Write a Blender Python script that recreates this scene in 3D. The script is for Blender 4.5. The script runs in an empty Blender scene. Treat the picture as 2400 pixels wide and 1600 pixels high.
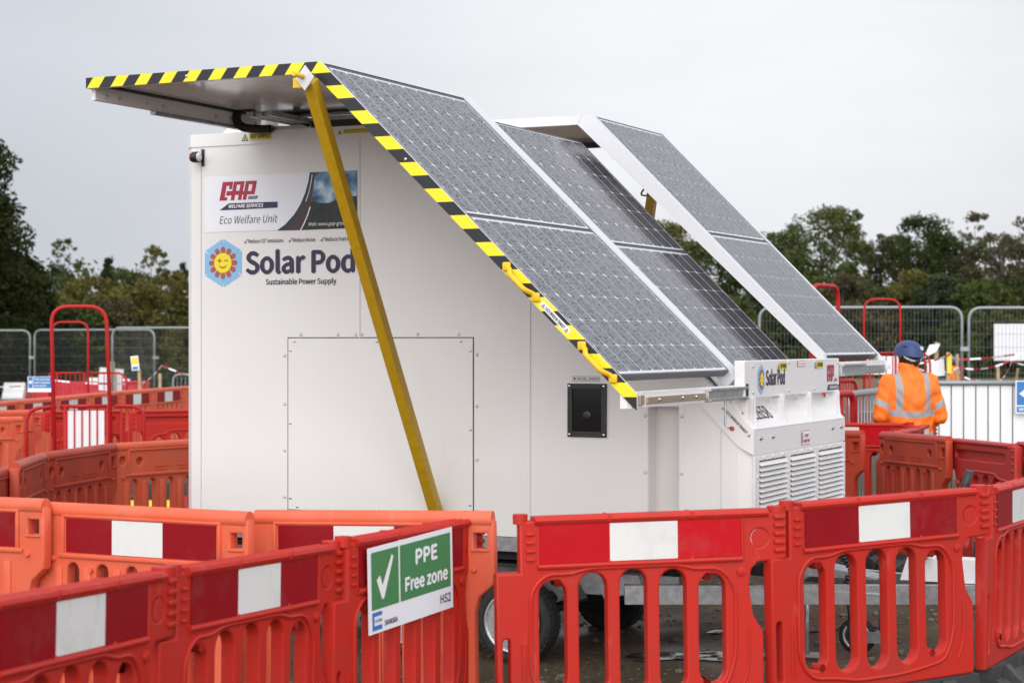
import bpy, bmesh, math, random
import numpy as np
from mathutils import Matrix, Vector
R = math.radians
random.seed(7)
SC = bpy.context.scene
COL = SC.collection

# ------------------------------------------------------------------ camera, sky, sun, exposure
cam_d = bpy.data.cameras.new("camera"); cam = bpy.data.objects.new("camera", cam_d); COL.objects.link(cam)
cam.location = (0, 0, 1.75); cam.rotation_euler = (R(90), 0, 0)
cam_d.lens = 67.5; cam_d.sensor_width = 36; cam_d.clip_end = 3000; cam_d.clip_start = 0.1
cam_d.dof.use_dof = True; cam_d.dof.focus_distance = 10.2; cam_d.dof.aperture_fstop = 4.5
SC.camera = cam
SUN_EL, SUN_AZ = 27, 186            # degrees; behind the camera, behind cloud
sun_d = bpy.data.lights.new("sun", 'SUN'); sun = bpy.data.objects.new("sun", sun_d); COL.objects.link(sun)
sun_d.energy = 1.5; sun_d.angle = R(70); sun_d.color = (1.0, 0.95, 0.88)
az = R(SUN_AZ); el = R(SUN_EL)
sdir = Vector((math.sin(az) * math.cos(el), math.cos(az) * math.cos(el), math.sin(el)))
sun.rotation_euler = sdir.to_track_quat('Z', 'Y').to_euler()
W = bpy.data.worlds.new("World"); SC.world = W; W.use_nodes = True
def build_world():
    nt = W.node_tree; N = nt.nodes; L = nt.links; N.clear()
    def nd(t, **k):
        n = N.new(t)
        for a, b in k.items(): setattr(n, a, b)
        return n
    def mth(op, a, b=None, clamp=False):
        n = nd('ShaderNodeMath', operation=op); n.use_clamp = clamp
        for i, v in enumerate((a, b)):
            if v is None: continue
            if isinstance(v, (int, float)): n.inputs[i].default_value = v
            else: L.new(v, n.inputs[i])
        return n.outputs[0]
    out = nd('ShaderNodeOutputWorld')
    sky = nd('ShaderNodeTexSky', sky_type='NISHITA'); sky.sun_disc = False
    sky.sun_elevation = el; sky.sun_rotation = az; sky.air_density = 1.0; sky.dust_density = 3.0
    b1 = nd('ShaderNodeBackground'); b1.inputs['Strength'].default_value = 0.05
    hs = nd('ShaderNodeHueSaturation'); hs.inputs['Saturation'].default_value = 0.3
    L.new(sky.outputs[0], hs.inputs['Color']); L.new(hs.outputs[0], b1.inputs[0])
    tc = nd('ShaderNodeTexCoord'); sp = nd('ShaderNodeSeparateXYZ'); L.new(tc.outputs['Generated'], sp.inputs[0])
    ds = nd('ShaderNodeVectorMath', operation='DOT_PRODUCT'); ds.inputs[1].default_value = sdir
    L.new(tc.outputs['Generated'], ds.inputs[0])
    base = mth('ADD', mth('MULTIPLY', ds.outputs['Value'], 0.52), 0.93)   # overcast, brightening smoothly towards the hidden sun
    dot = nd('ShaderNodeVectorMath', operation='DOT_PRODUCT')
    v = Vector((0.13, 1.0, 0.17)).normalized(); dot.inputs[1].default_value = v
    L.new(tc.outputs['Generated'], dot.inputs[0])
    glow = mth('POWER', mth('MAXIMUM', dot.outputs['Value'], 0.0), 24.0)  # thinner cloud
    lum = mth('ADD', base, mth('MULTIPLY', glow, 0.33))
    mp = nd('ShaderNodeMapping'); mp.inputs['Scale'].default_value = (1.6, 1.6, 7.0); L.new(tc.outputs['Generated'], mp.inputs[0])
    nz = nd('ShaderNodeTexNoise'); nz.inputs['Scale'].default_value = 2.2; nz.inputs['Detail'].default_value = 5; nz.inputs['Roughness'].default_value = .5
    L.new(mp.outputs[0], nz.inputs['Vector'])
    cl = mth('ADD', mth('MULTIPLY', mth('SUBTRACT', nz.outputs[0], 0.5), 0.30), 1.0)
    lum = mth('MULTIPLY', lum, cl)
    mixc = nd('ShaderNodeMix', data_type='RGBA')
    mixc.inputs['A'].default_value = (0.93, 0.975, 1.07, 1); mixc.inputs['B'].default_value = (0.985, 0.995, 1.02, 1)
    L.new(glow, mixc.inputs['Factor'])
    b2 = nd('ShaderNodeBackground'); L.new(mixc.outputs['Result'], b2.inputs[0]); L.new(lum, b2.inputs['Strength'])
    mx = nd('ShaderNodeMixShader'); mx.inputs[0].default_value = 0.94
    L.new(b1.outputs[0], mx.inputs[1]); L.new(b2.outputs[0], mx.inputs[2]); L.new(mx.outputs[0], out.inputs[0])
build_world()
SC.view_settings.view_transform = 'Standard'; SC.view_settings.look = 'None'
SC.view_settings.exposure = 0.25; SC.view_settings.gamma = 1.0; SC.view_settings.use_curve_mapping = False
SC.cycles.max_bounces = 6; SC.cycles.diffuse_bounces = 3; SC.cycles.glossy_bounces = 3

# ------------------------------------------------------------------ materials
MAT = {}
def mat(name, col, rough=0.5, metal=0.0, spec=0.5, noise=None, bump=None, coat=0.0, ior=1.5, alpha=None):
    """noise=(scale, other colour, low, high[, object space]); bump=(scale, strength)"""
    m = bpy.data.materials.new(name); m.use_nodes = True; nt = m.node_tree; b = nt.nodes['Principled BSDF']
    b.inputs['Base Color'].default_value = (*col, 1); b.inputs['Roughness'].default_value = rough
    b.inputs['Metallic'].default_value = metal; b.inputs['Specular IOR Level'].default_value = spec
    b.inputs['Coat Weight'].default_value = coat; b.inputs['IOR'].default_value = ior
    geo = nt.nodes.new('ShaderNodeNewGeometry')
    if noise:
        n = nt.nodes.new('ShaderNodeTexNoise'); n.inputs['Scale'].default_value = noise[0]; n.inputs['Detail'].default_value = 6
        nt.links.new(geo.outputs['Position'], n.inputs['Vector'])
        r = nt.nodes.new('ShaderNodeValToRGB'); r.color_ramp.elements[0].position = noise[2]; r.color_ramp.elements[1].position = noise[3]
        r.color_ramp.elements[0].color = (*col, 1); r.color_ramp.elements[1].color = (*noise[1], 1)
        nt.links.new(n.outputs[0], r.inputs[0]); nt.links.new(r.outputs[0], b.inputs['Base Color'])
        rr = nt.nodes.new('ShaderNodeMapRange'); rr.inputs['To Min'].default_value = rough * .85; rr.inputs['To Max'].default_value = min(1, rough * 1.25)
        nt.links.new(n.outputs[0], rr.inputs[0]); nt.links.new(rr.outputs[0], b.inputs['Roughness'])
    if bump:
        n2 = nt.nodes.new('ShaderNodeTexNoise'); n2.inputs['Scale'].default_value = bump[0]; n2.inputs['Detail'].default_value = 4
        nt.links.new(geo.outputs['Position'], n2.inputs['Vector'])
        bp = nt.nodes.new('ShaderNodeBump'); bp.inputs['Strength'].default_value = bump[1]; bp.inputs['Distance'].default_value = 0.01
        nt.links.new(n2.outputs[0], bp.inputs['Height']); nt.links.new(bp.outputs[0], b.inputs['Normal'])
    MAT[name] = m
    return m
def wear(name, scuff, amount=.55, vary=.10, grime=(.10, .07, .05)):
    """scuffs, mud specks and a slight difference from one copy to the next"""
    m = MAT[name]; nt, N, L = m.node_tree, m.node_tree.nodes, m.node_tree.links; b = N['Principled BSDF']
    src = b.inputs['Base Color'].links[0].from_socket; g = N.new('ShaderNodeNewGeometry')
    def mixin(src, col, sc, lo, hi, amt, stretch=None, detail=8):
        n = N.new('ShaderNodeTexNoise'); n.inputs['Scale'].default_value = sc; n.inputs['Detail'].default_value = detail; n.inputs['Roughness'].default_value = .7
        if stretch:
            mp = N.new('ShaderNodeMapping'); mp.inputs['Scale'].default_value = stretch; L.new(g.outputs['Position'], mp.inputs[0]); L.new(mp.outputs[0], n.inputs['Vector'])
        else: L.new(g.outputs['Position'], n.inputs['Vector'])
        r = N.new('ShaderNodeMapRange'); r.inputs['From Min'].default_value = lo; r.inputs['From Max'].default_value = hi; r.inputs['To Max'].default_value = amt; L.new(n.outputs[0], r.inputs[0])
        mx = N.new('ShaderNodeMix'); mx.data_type = 'RGBA'; mx.inputs['B'].default_value = (*col, 1); L.new(r.outputs[0], mx.inputs['Factor']); L.new(src, mx.inputs['A']); return mx.outputs['Result']
    src = mixin(src, scuff, 9, .60, .68, amount, (1, 1, .35)); src = mixin(src, grime, 26, .66, .72, amount); src = mixin(src, grime, 3.5, .55, .80, amount * .55)
    oi = N.new('ShaderNodeObjectInfo'); mr = N.new('ShaderNodeMapRange'); mr.inputs['To Min'].default_value = 1 - vary; mr.inputs['To Max'].default_value = 1 + vary * .5; L.new(oi.outputs['Random'], mr.inputs[0])
    h = N.new('ShaderNodeHueSaturation'); L.new(mr.outputs[0], h.inputs['Value']); L.new(src, h.inputs['Color']); L.new(h.outputs[0], b.inputs['Base Color'])
def nodes_of(m): return m.node_tree, m.node_tree.nodes, m.node_tree.links

mat('white_paint', (.83, .81, .78), .38, noise=(1.3, (.80, .775, .74), .3, .75), bump=(160, .03))
mat('white_wet', (.82, .80, .785), .25, noise=(170, (.66, .63, .62), .55, .68), bump=(220, .25))
mat('white_metal', (.65, .65, .66), .3, bump=(200, .04))
mat('sheet_white', (.86, .86, .89), .35)
mat('backsheet_white', (.78, .75, .72), .12, noise=(5, (.68, .65, .62), .35, .7), bump=(9, .10))
mat('galvanised', (.46, .47, .48), .42, metal=.75, noise=(26, (.30, .31, .32), .35, .7), bump=(60, .06))
mat('galvanised_wet', (.62, .63, .64), .30, metal=.55, noise=(120, (.40, .41, .42), .5, .66), bump=(150, .2))
mat('zinc_yellow', (.52, .44, .36), .32, metal=.8, noise=(14, (.60, .42, .22), .4, .7))
mat('steel', (.60, .61, .61), .28, metal=.9, noise=(30, (.42, .43, .43), .4, .7))
mat('chrome', (.75, .75, .76), .12, metal=1.0)
mat('black_frame', (.014, .014, .016), .38)
mat('black_wet', (.035, .035, .037), .35, noise=(260, (.24, .24, .25), .50, .60), bump=(300, .3))
mat('black_plastic', (.018, .018, .019), .45, noise=(18, (.032, .032, .033), .4, .7))
mat('rubber', (.022, .022, .023), .75, noise=(40, (.045, .042, .038), .45, .75), bump=(90, .15))
mat('underbody', (.035, .035, .036), .6)
mat('yellow_strut', (.60, .36, .012), .42, noise=(30, (.54, .31, .010), .35, .7))
mat('yellow_tape', (.90, .76, .02), .4); mat('black_tape', (.016, .016, .02), .4)
mat('yellow_grip', (.85, .52, .01), .35)
mat('yellow_plastic', (.80, .62, .02), .45, noise=(8, (.70, .50, .03), .45, .8))
mat('barrier_red', (.54, .022, .012), .45, spec=.3, noise=(5, (.48, .028, .018), .42, .75), bump=(45, .05))
mat('barrier_orange', (.72, .120, .055), .5, spec=.3, noise=(4, (.70, .150, .080), .42, .75), bump=(45, .05))
mat('barrier_dull_orange', (.50, .055, .022), .45, spec=.35, noise=(4, (.40, .046, .022), .40, .72), bump=(45, .06))
mat('barrier_dark_red', (.50, .024, .018), .40, noise=(6, (.42, .03, .025), .42, .75), bump=(45, .05))
mat('board_red', (.28, .003, .008), .42, spec=.2, noise=(7, (.26, .008, .013), .5, .8))
mat('board_bright_red', (.52, .004, .011), .40, spec=.2, noise=(7, (.52, .010, .018), .5, .8))
mat('board_white', (.77, .765, .73), .40, noise=(9, (.66, .63, .56), .58, .85))
mat('hole_dark', (.05, .012, .01), .7)
mat('foot_rubber', (.035, .035, .036), .6, noise=(9, (.075, .073, .07), .45, .75), bump=(40, .2))
mat('gate_red', (.46, .012, .014), .45, spec=.3, noise=(9, (.40, .025, .028), .5, .8))
mat('gate_white', (.85, .85, .86), .4)
mat('fence_steel', (.30, .32, .33), .42, metal=.4); mat('fence_wire', (.16, .17, .17), .5, metal=.3)
mat('timber', (.50, .36, .20), .7, noise=(12, (.38, .27, .15), .4, .7))
mat('water_barrier_red', (.52, .016, .028), .5, spec=.3); mat('water_barrier_white', (.84, .84, .83), .45)
mat('sign_green', (.055, .235, .085), .4); mat('sign_blue', (.03, .19, .50), .4); mat('sign_yellow', (.85, .68, .05), .4)
mat('navy', (.026, .026, .075), .4); mat('ink', (.015, .014, .02), .45); mat('ink_violet', (.032, .026, .062), .45)
mat('print_white', (.86, .86, .86), .4)
mat('logo_red', (.42, .016, .050), .4); mat('logo_blue', (.25, .52, .80), .4); mat('logo_petal', (.48, .105, .030), .4); mat('logo_yellow', (.93, .76, .02), .4)
mat('label_yellow', (.72, .60, .06), .4); mat('label_red', (.50, .05, .06), .4)
mat('eco_green', (.05, .10, .07), .4)
mat('road_navy', (.020, .028, .055), .4); mat('road_maroon', (.065, .022, .026), .4)
mat('photo_land', (.022, .030, .020), .45, noise=(30, (.012, .015, .012), .4, .65))
mat('lamp_black', (.02, .02, .022), .4); mat('lamp_lens', (.72, .72, .74), .15); mat('lamp_red', (.45, .02, .01), .2)
mat('hivis', (.95, .20, .012), .65); mat('skin', (.50, .29, .21), .5); mat('hair', (.035, .017, .010), .5)
mat('helmet_blue', (.034, .055, .165), .38, spec=.35); mat('reflective_grey', (.36, .355, .37), .5)
mat('boot', (.03, .025, .02), .6); mat('strap_white', (.62, .62, .62), .5)
mat('bark', (.065, .055, .045), .9, noise=(6, (.11, .10, .085), .4, .7)); mat('pale_bark', (.13, .118, .10), .9)
mat('stone', (.17, .145, .11), .8, spec=.2, noise=(20, (.08, .066, .05), .4, .7))
mat('tape_red', (.42, .020, .026), .5)

for n_, c_ in (('barrier_red', (.62, .085, .065)), ('barrier_orange', (.80, .19, .11)), ('barrier_dull_orange', (.34, .085, .05)), ('barrier_dark_red', (.55, .07, .06))): wear(n_, c_)
for n_, c_ in (('board_red', (.34, .04, .045)), ('board_bright_red', (.40, .03, .03)), ('board_white', (.55, .50, .43))): wear(n_, c_, .4, .08, (.22, .17, .12))
wear('white_paint', (.74, .715, .68), .35, .0, (.66, .62, .57))
def sky_photo():
    m = mat('photo_sky', (.15, .32, .55), .4); nt, N, L = nodes_of(m)
    g = N.new('ShaderNodeNewGeometry'); n = N.new('ShaderNodeTexNoise'); n.inputs['Scale'].default_value = 11; n.inputs['Detail'].default_value = 7
    r = N.new('ShaderNodeValToRGB'); e = r.color_ramp.elements
    e[0].position = .38; e[0].color = (.03, .05, .085, 1); e[1].position = .72; e[1].color = (.75, .78, .8, 1)
    x = e.new(.47); x.color = (.07, .20, .36, 1); x = e.new(.56); x.color = (.22, .40, .55, 1)
    L.new(g.outputs['Position'], n.inputs['Vector']); L.new(n.outputs[0], r.inputs[0]); L.new(r.outputs[0], N['Principled BSDF'].inputs['Base Color'])
sky_photo()

def droplets(name, base, ior):
    """glass over a cell, peppered with rain drops"""
    m = mat(name, base, .15, ior=ior); nt, N, L = nodes_of(m); b = N['Principled BSDF']
    g = N.new('ShaderNodeNewGeometry'); out = None
    cb = N.new('ShaderNodeCombineXYZ')                    # drops drawn out across the panel by the wind
    for i, ax in enumerate(((.9011, -.4337, 0), (.4337 * .42, .9011 * .42, 0), (0, 0, 1))):
        dt = N.new('ShaderNodeVectorMath'); dt.operation = 'DOT_PRODUCT'; dt.inputs[1].default_value = ax; L.new(g.outputs['Position'], dt.inputs[0]); L.new(dt.outputs['Value'], cb.inputs[i])
    for sc, lo, hi in ((60, .28, .36), (95, .27, .35)):
        v = N.new('ShaderNodeTexVoronoi'); v.inputs['Scale'].default_value = sc; L.new(cb.outputs[0], v.inputs['Vector'])
        r = N.new('ShaderNodeMapRange'); r.inputs['From Min'].default_value = lo; r.inputs['From Max'].default_value = hi; L.new(v.outputs['Distance'], r.inputs[0])
        if out is None: out = r.outputs[0]
        else:
            mn = N.new('ShaderNodeMath'); mn.operation = 'MINIMUM'; L.new(out, mn.inputs[0]); L.new(r.outputs[0], mn.inputs[1]); out = mn.outputs[0]
    sp = N.new('ShaderNodeMapRange'); sp.inputs['To Min'].default_value = .04; sp.inputs['To Max'].default_value = .5; L.new(out, sp.inputs[0]); L.new(sp.outputs[0], b.inputs['Specular IOR Level'])
    mc = N.new('ShaderNodeMix'); mc.data_type = 'RGBA'; mc.inputs['A'].default_value = (base[0] * .12, base[1] * .12, base[2] * .12, 1); mc.inputs['B'].default_value = (*base, 1)
    L.new(out, mc.inputs['Factor']); L.new(mc.outputs['Result'], b.inputs['Base Color'])
    n2 = N.new('ShaderNodeTexNoise'); n2.inputs['Scale'].default_value = 170; L.new(g.outputs['Position'], n2.inputs['Vector'])
    bp = N.new('ShaderNodeBump'); bp.inputs['Strength'].default_value = .06; bp.inputs['Distance'].default_value = .003; L.new(n2.outputs[0], bp.inputs['Height']); L.new(bp.outputs[0], b.inputs['Normal'])
mat('black_gloss', (.004, .004, .004), .08)
mat('module_back', (.10, .095, .09), .3)
droplets('cell_glass', (.075, .075, .088), 2.7)
mat('backsheet_glass', (.66, .66, .69), .25)

def stripes(name, slope):
    m = mat(name, (.9, .76, .02), .4); nt, N, L = nodes_of(m)
    tc = N.new('ShaderNodeTexCoord'); s = N.new('ShaderNodeSeparateXYZ'); L.new(tc.outputs['Object'], s.inputs[0])
    def mth(op, a, b):
        n = N.new('ShaderNodeMath'); n.operation = op
        for i, v in enumerate((a, b)):
            if isinstance(v, (int, float)): n.inputs[i].default_value = v
            else: L.new(v, n.inputs[i])
        return n.outputs[0]
    if slope: v = mth('MULTIPLY', mth('SUBTRACT', s.outputs[2], 3.024 - .1265 * 20), 1 / .1265)
    else: v = mth('MULTIPLY', mth('ADD', mth('SUBTRACT', s.outputs[0], mth('MULTIPLY', s.outputs[2], .75)), 10.03), 1 / .1475)
    k = mth('GREATER_THAN', mth('FRACT', v, 0.0), .5)
    mx = N.new('ShaderNodeMix'); mx.data_type = 'RGBA'; mx.inputs['A'].default_value = (.90, .76, .02, 1); mx.inputs['B'].default_value = (.016, .016, .02, 1)
    L.new(k, mx.inputs['Factor']); L.new(mx.outputs['Result'], N['Principled BSDF'].inputs['Base Color'])
stripes('hazard_slope', True); stripes('hazard_flat', False)

def leaf_mat(name, c1, c2, c3):
    m = mat(name, c1, .75, spec=.04); nt, N, L = nodes_of(m); b = N['Principled BSDF']
    g = N.new('ShaderNodeNewGeometry'); n = N.new('ShaderNodeTexNoise'); n.inputs['Scale'].default_value = .55; n.inputs['Detail'].default_value = 3
    L.new(g.outputs['Position'], n.inputs['Vector'])
    mx = N.new('ShaderNodeMix'); mx.data_type = 'RGBA'; mx.inputs['A'].default_value = (*c1, 1); mx.inputs['B'].default_value = (*c2, 1)
    L.new(g.outputs['Random Per Island'], mx.inputs['Factor'])
    r = N.new('ShaderNodeMapRange'); r.inputs['From Min'].default_value = .45; r.inputs['From Max'].default_value = .68; L.new(n.outputs[0], r.inputs[0])
    m2 = N.new('ShaderNodeMix'); m2.data_type = 'RGBA'; m2.inputs['B'].default_value = (*c3, 1); L.new(mx.outputs['Result'], m2.inputs['A']); L.new(r.outputs[0], m2.inputs['Factor'])
    L.new(m2.outputs['Result'], b.inputs['Base Color'])
leaf_mat('oak_leaf', (.018, .026, .008), (.034, .042, .013), (.050, .055, .018))
leaf_mat('dark_leaf', (.020, .032, .010), (.036, .050, .016), (.052, .060, .020))
leaf_mat('mid_leaf', (.044, .062, .018), (.076, .096, .028), (.092, .100, .032))
leaf_mat('olive_leaf', (.098, .092, .026), (.145, .124, .038), (.084, .086, .026))
leaf_mat('brown_leaf', (.068, .058, .032), (.102, .086, .048), (.068, .072, .034))
leaf_mat('grey_leaf', (.036, .048, .024), (.056, .070, .036), (.045, .060, .026))
leaf_mat('hedge_leaf', (.036, .052, .022), (.060, .078, .034), (.040, .056, .024))

def ground_mats():
    m = mat('dirt', (.15, .12, .085), .85, spec=.10); nt, N, L = nodes_of(m); b = N['Principled BSDF']
    g = N.new('ShaderNodeNewGeometry')
    def noise(s, d=6, ro=.6):
        n = N.new('ShaderNodeTexNoise'); n.inputs['Scale'].default_value = s; n.inputs['Detail'].default_value = d; n.inputs['Roughness'].default_value = ro
        L.new(g.outputs['Position'], n.inputs['Vector']); return n.outputs[0]
    a, f, w = noise(.9), noise(38, 8, .75), noise(.55, 3)
    r = N.new('ShaderNodeValToRGB'); e = r.color_ramp.elements
    e[0].position = .30; e[0].color = (.024, .018, .012, 1); e[1].position = .76; e[1].color = (.36, .28, .185, 1); x = e.new(.52); x.color = (.125, .094, .060, 1)
    mm = N.new('ShaderNodeMath'); mm.operation = 'MULTIPLY_ADD'; mm.inputs[1].default_value = .30; L.new(a, mm.inputs[0])
    m2 = N.new('ShaderNodeMath'); m2.operation = 'MULTIPLY'; m2.inputs[1].default_value = .72; L.new(f, m2.inputs[0]); L.new(m2.outputs[0], mm.inputs[2])
    L.new(mm.outputs[0], r.inputs[0]); L.new(r.outputs[0], b.inputs['Base Color'])
    wr = N.new('ShaderNodeMapRange'); wr.inputs['From Min'].default_value = .46; wr.inputs['From Max'].default_value = .62; wr.inputs['To Min'].default_value = .85; wr.inputs['To Max'].default_value = .28
    L.new(w, wr.inputs[0]); L.new(wr.outputs[0], b.inputs['Roughness'])
    bp = N.new('ShaderNodeBump'); bp.inputs['Strength'].default_value = 1.0; bp.inputs['Distance'].default_value = .035
    L.new(f, bp.inputs['Height']); L.new(bp.outputs[0], b.inputs['Normal'])
    mat('grass', (.075, .095, .030), .9, noise=(3.0, (.16, .135, .075), .38, .66), bump=(18, .8))
ground_mats()

# ------------------------------------------------------------------ mesh helpers
def finish(o, name, parent=None, mtx=None, label=None, cat=None, group=None, kind=None):
    COL.objects.link(o)
    if parent is not None: o.parent = parent
    if mtx is not None: o.matrix_local = mtx
    if label: o['label'] = label
    if cat: o['category'] = cat
    if group: o['group'] = group
    if kind: o['kind'] = kind
    return o
def mesh_obj(name, me, material, parent=None, mtx=None, smooth=False, **k):
    me.name = name
    if material is not None:
        me.materials.clear()
        for mm in (material if isinstance(material, (list, tuple)) else [material]): me.materials.append(MAT[mm])
    if smooth:
        for p in me.polygons: p.use_smooth = True
        try: me.set_sharp_from_angle(angle=R(38))
        except Exception: pass
    return finish(bpy.data.objects.new(name, me), name, parent, mtx, **k)
def empty(name, loc=(0, 0, 0), rz=0, mtx=None, **k):
    o = bpy.data.objects.new(name, None); o.empty_display_size = .1
    if mtx is None: mtx = Matrix.Translation(loc) @ Matrix.Rotation(rz, 4, 'Z')
    finish(o, name, None, None, **k); o.matrix_world = mtx
    return o
class MB:
    def __init__(s): s.bm = bmesh.new()
    def box(s, a, b, bev=0.0, mi=0):
        v = [s.bm.verts.new((x, y, z)) for x in (a[0], b[0]) for y in (a[1], b[1]) for z in (a[2], b[2])]
        fs = [s.bm.faces.new([v[i] for i in q]) for q in ((0, 1, 3, 2), (4, 6, 7, 5), (0, 4, 5, 1), (2, 3, 7, 6), (0, 2, 6, 4), (1, 5, 7, 3))]
        for f in fs: f.material_index = mi
        if bev:
            es = list({e for f in fs for e in f.edges})
            bmesh.ops.bevel(s.bm, geom=es, offset=bev, segments=2, affect='EDGES', profile=.5)
        return s
    def quad(s, *p, mi=0):
        f = s.bm.faces.new([s.bm.verts.new(q) for q in p]); f.material_index = mi; return s
    def tube(s, pts, r, n=8, cap=True, mi=0):
        pts = [Vector(p) for p in pts]; rr = r if isinstance(r, (list, tuple)) else [r] * len(pts)
        rings = []; prev = None
        for i, p in enumerate(pts):
            d = (pts[min(i + 1, len(pts) - 1)] - pts[max(i - 1, 0)]).normalized()
            if prev is None:
                a = Vector((0, 0, 1)) if abs(d.z) < .9 else Vector((1, 0, 0)); x = d.cross(a).normalized()
            else:
                x = (prev - d * prev.dot(d)).normalized()
            prev = x; y = d.cross(x)
            rings.append([s.bm.verts.new(p + (x * math.cos(t) + y * math.sin(t)) * rr[i]) for t in [2 * math.pi * k / n for k in range(n)]])
        for a, b in zip(rings, rings[1:]):
            for k in range(n):
                f = s.bm.faces.new((a[k], a[(k + 1) % n], b[(k + 1) % n], b[k])); f.smooth = True; f.material_index = mi
        if cap:
            f = s.bm.faces.new(rings[0][::-1]); f.material_index = mi; f = s.bm.faces.new(rings[-1]); f.material_index = mi
        return s
    def prism(s, poly, a, b, axis=1, mi=0):
        """poly: 2D points; extruded from a to b along axis (0 x,1 y,2 z); other axes in order"""
        def P(p, h): q = list(p); q.insert(axis, h); return q
        v0 = [s.bm.verts.new(P(p, a)) for p in poly]; v1 = [s.bm.verts.new(P(p, b)) for p in poly]
        n = len(poly); fs = [s.bm.faces.new(v0), s.bm.faces.new(v1[::-1])]
        for i in range(n): fs.append(s.bm.faces.new((v0[i], v1[i], v1[(i + 1) % n], v0[(i + 1) % n])))
        for f in fs: f.material_index = mi
        return s
    def lathe(s, prof, n=24, axis='y', c=(0, 0, 0), mi=0):
        """prof: (radius, height) list"""
        rings = []
        for r, h in prof:
            ring = []
            for k in range(n):
                t = 2 * math.pi * k / n; p = (r * math.cos(t), r * math.sin(t), h)
                if axis == 'y': p = (p[0], -p[2], p[1])
                elif axis == 'x': p = (p[2], p[0], p[1])
                ring.append(s.bm.verts.new((p[0] + c[0], p[1] + c[1], p[2] + c[2])))
            rings.append(ring)
        for a, b in zip(rings, rings[1:]):
            for k in range(n):
                f = s.bm.faces.new((a[k], a[(k + 1) % n], b[(k + 1) % n], b[k])); f.smooth = True; f.material_index = mi
        for ring, h in ((rings[0], 0), (rings[-1], 1)):
            if (prof[0] if h == 0 else prof[-1])[0] > 1e-5:
                f = s.bm.faces.new(ring); f.material_index = mi
        return s
    def mesh(s, xf=None):
        if xf is not None: s.bm.transform(xf)
        bmesh.ops.recalc_face_normals(s.bm, faces=s.bm.faces)
        me = bpy.data.meshes.new("m"); s.bm.to_mesh(me); s.bm.free(); return me
    def build(s, name, material, parent=None, mtx=None, smooth=False, **k):
        return mesh_obj(name, s.mesh(), material, parent, mtx, smooth, **k)
def flatmesh(polys, h=0.0, xf=None):
    bm = bmesh.new()
    for p in polys:
        f = bm.faces.new([bm.verts.new((q[0], q[1], h)) for q in p])
        f.normal_update()
        if f.normal.z < 0: f.normal_flip()
    bmesh.ops.triangulate(bm, faces=bm.faces)
    me = bpy.data.meshes.new("m"); bm.to_mesh(me); bm.free()
    if xf is not None: me.transform(xf)
    return me
def rect(x0, y0, x1, y1): return [(x0, y0), (x1, y0), (x1, y1), (x0, y1)]
def circ(x, y, rx, ry=None, n=24): return [(x + rx * math.cos(2 * math.pi * k / n), y + (ry or rx) * math.sin(2 * math.pi * k / n)) for k in range(n)]
def curve_mesh(cu):
    o = bpy.data.objects.new("tmp", cu); COL.objects.link(o)
    dg = bpy.context.evaluated_depsgraph_get(); dg.update()
    me = bpy.data.meshes.new_from_object(o.evaluated_get(dg)); bpy.data.objects.remove(o); bpy.data.curves.remove(cu); me.materials.clear(); return me
def load_font():
    try: return bpy.data.fonts.load(bpy.utils.resource_path('LOCAL') + '/datafiles/fonts/Noto Sans CJK Regular.woff2')   # ships with Blender
    except Exception: return None
FONT = load_font()
CAP = .73
def text_mesh(s, x, y, w, h=None, shear=0.0, bold=0.0, off=0.0, xf=None, center=False):
    """lettering fitted to width w (and cap height h), lower left corner at x, y"""
    cu = bpy.data.curves.new("t", 'FONT'); cu.body = s; cu.size = 1
    if FONT: cu.font = FONT
    cu.shear = shear; cu.resolution_u = 4
    me = curve_mesh(cu)
    n = len(me.vertices); co = np.empty(n * 3); me.vertices.foreach_get('co', co); co = co.reshape(-1, 3)
    mn, mx = co.min(0), co.max(0); base = 0.0
    sx = w / (mx[0] - mn[0]); sy = sx if h is None else h / CAP
    co[:, 0] = (co[:, 0] - mn[0]) * sx + x; co[:, 1] = (co[:, 1] - base) * sy + y; co[:, 2] = off
    if center: co[:, 0] -= w / 2
    me.vertices.foreach_set('co', co.ravel()); me.update()
    if bold:                                    # heavier weight: shifted copies, each a hair prouder
        d = bold * sy * .75; ms = [me]
        for i, (a, b) in enumerate(((-d, 0), (d, 0), (0, d * .8), (0, -d * .8))):
            c = me.copy(); c.transform(Matrix.Translation((a, b, .00012 * (i + 1)))); ms.append(c)
        me = join_meshes(ms)
    if xf is not None: me.transform(xf)
    return me
def cap_height():
    cu = bpy.data.curves.new("t", 'FONT'); cu.body = 'H'; cu.size = 1
    if FONT: cu.font = FONT
    me = curve_mesh(cu); z = [v.co.y for v in me.vertices]; bpy.data.meshes.remove(me); return max(z)
CAP = cap_height()
def join_meshes(ms):
    bm = bmesh.new()
    for m in ms:
        bm.from_mesh(m); bpy.data.meshes.remove(m)
    me = bpy.data.meshes.new("j"); bm.to_mesh(me); bm.free(); return me
def shape2d(outlines, ext, bev):
    """filled 2D outline with holes, extruded and bevelled; result in x/z, thickness along y"""
    cu = bpy.data.curves.new("s", 'CURVE'); cu.dimensions = '2D'; cu.fill_mode = 'BOTH'; cu.extrude = ext; cu.bevel_depth = bev; cu.bevel_resolution = 1
    cu.offset = -bev
    for pts in outlines:
        sp = cu.splines.new('POLY'); sp.points.add(len(pts) - 1); sp.use_cyclic_u = True
        for i, p in enumerate(pts): sp.points[i].co = (p[0], p[1], 0, 1)
    me = curve_mesh(cu); me.transform(Matrix.Rotation(R(90), 4, 'X')); return me
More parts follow.
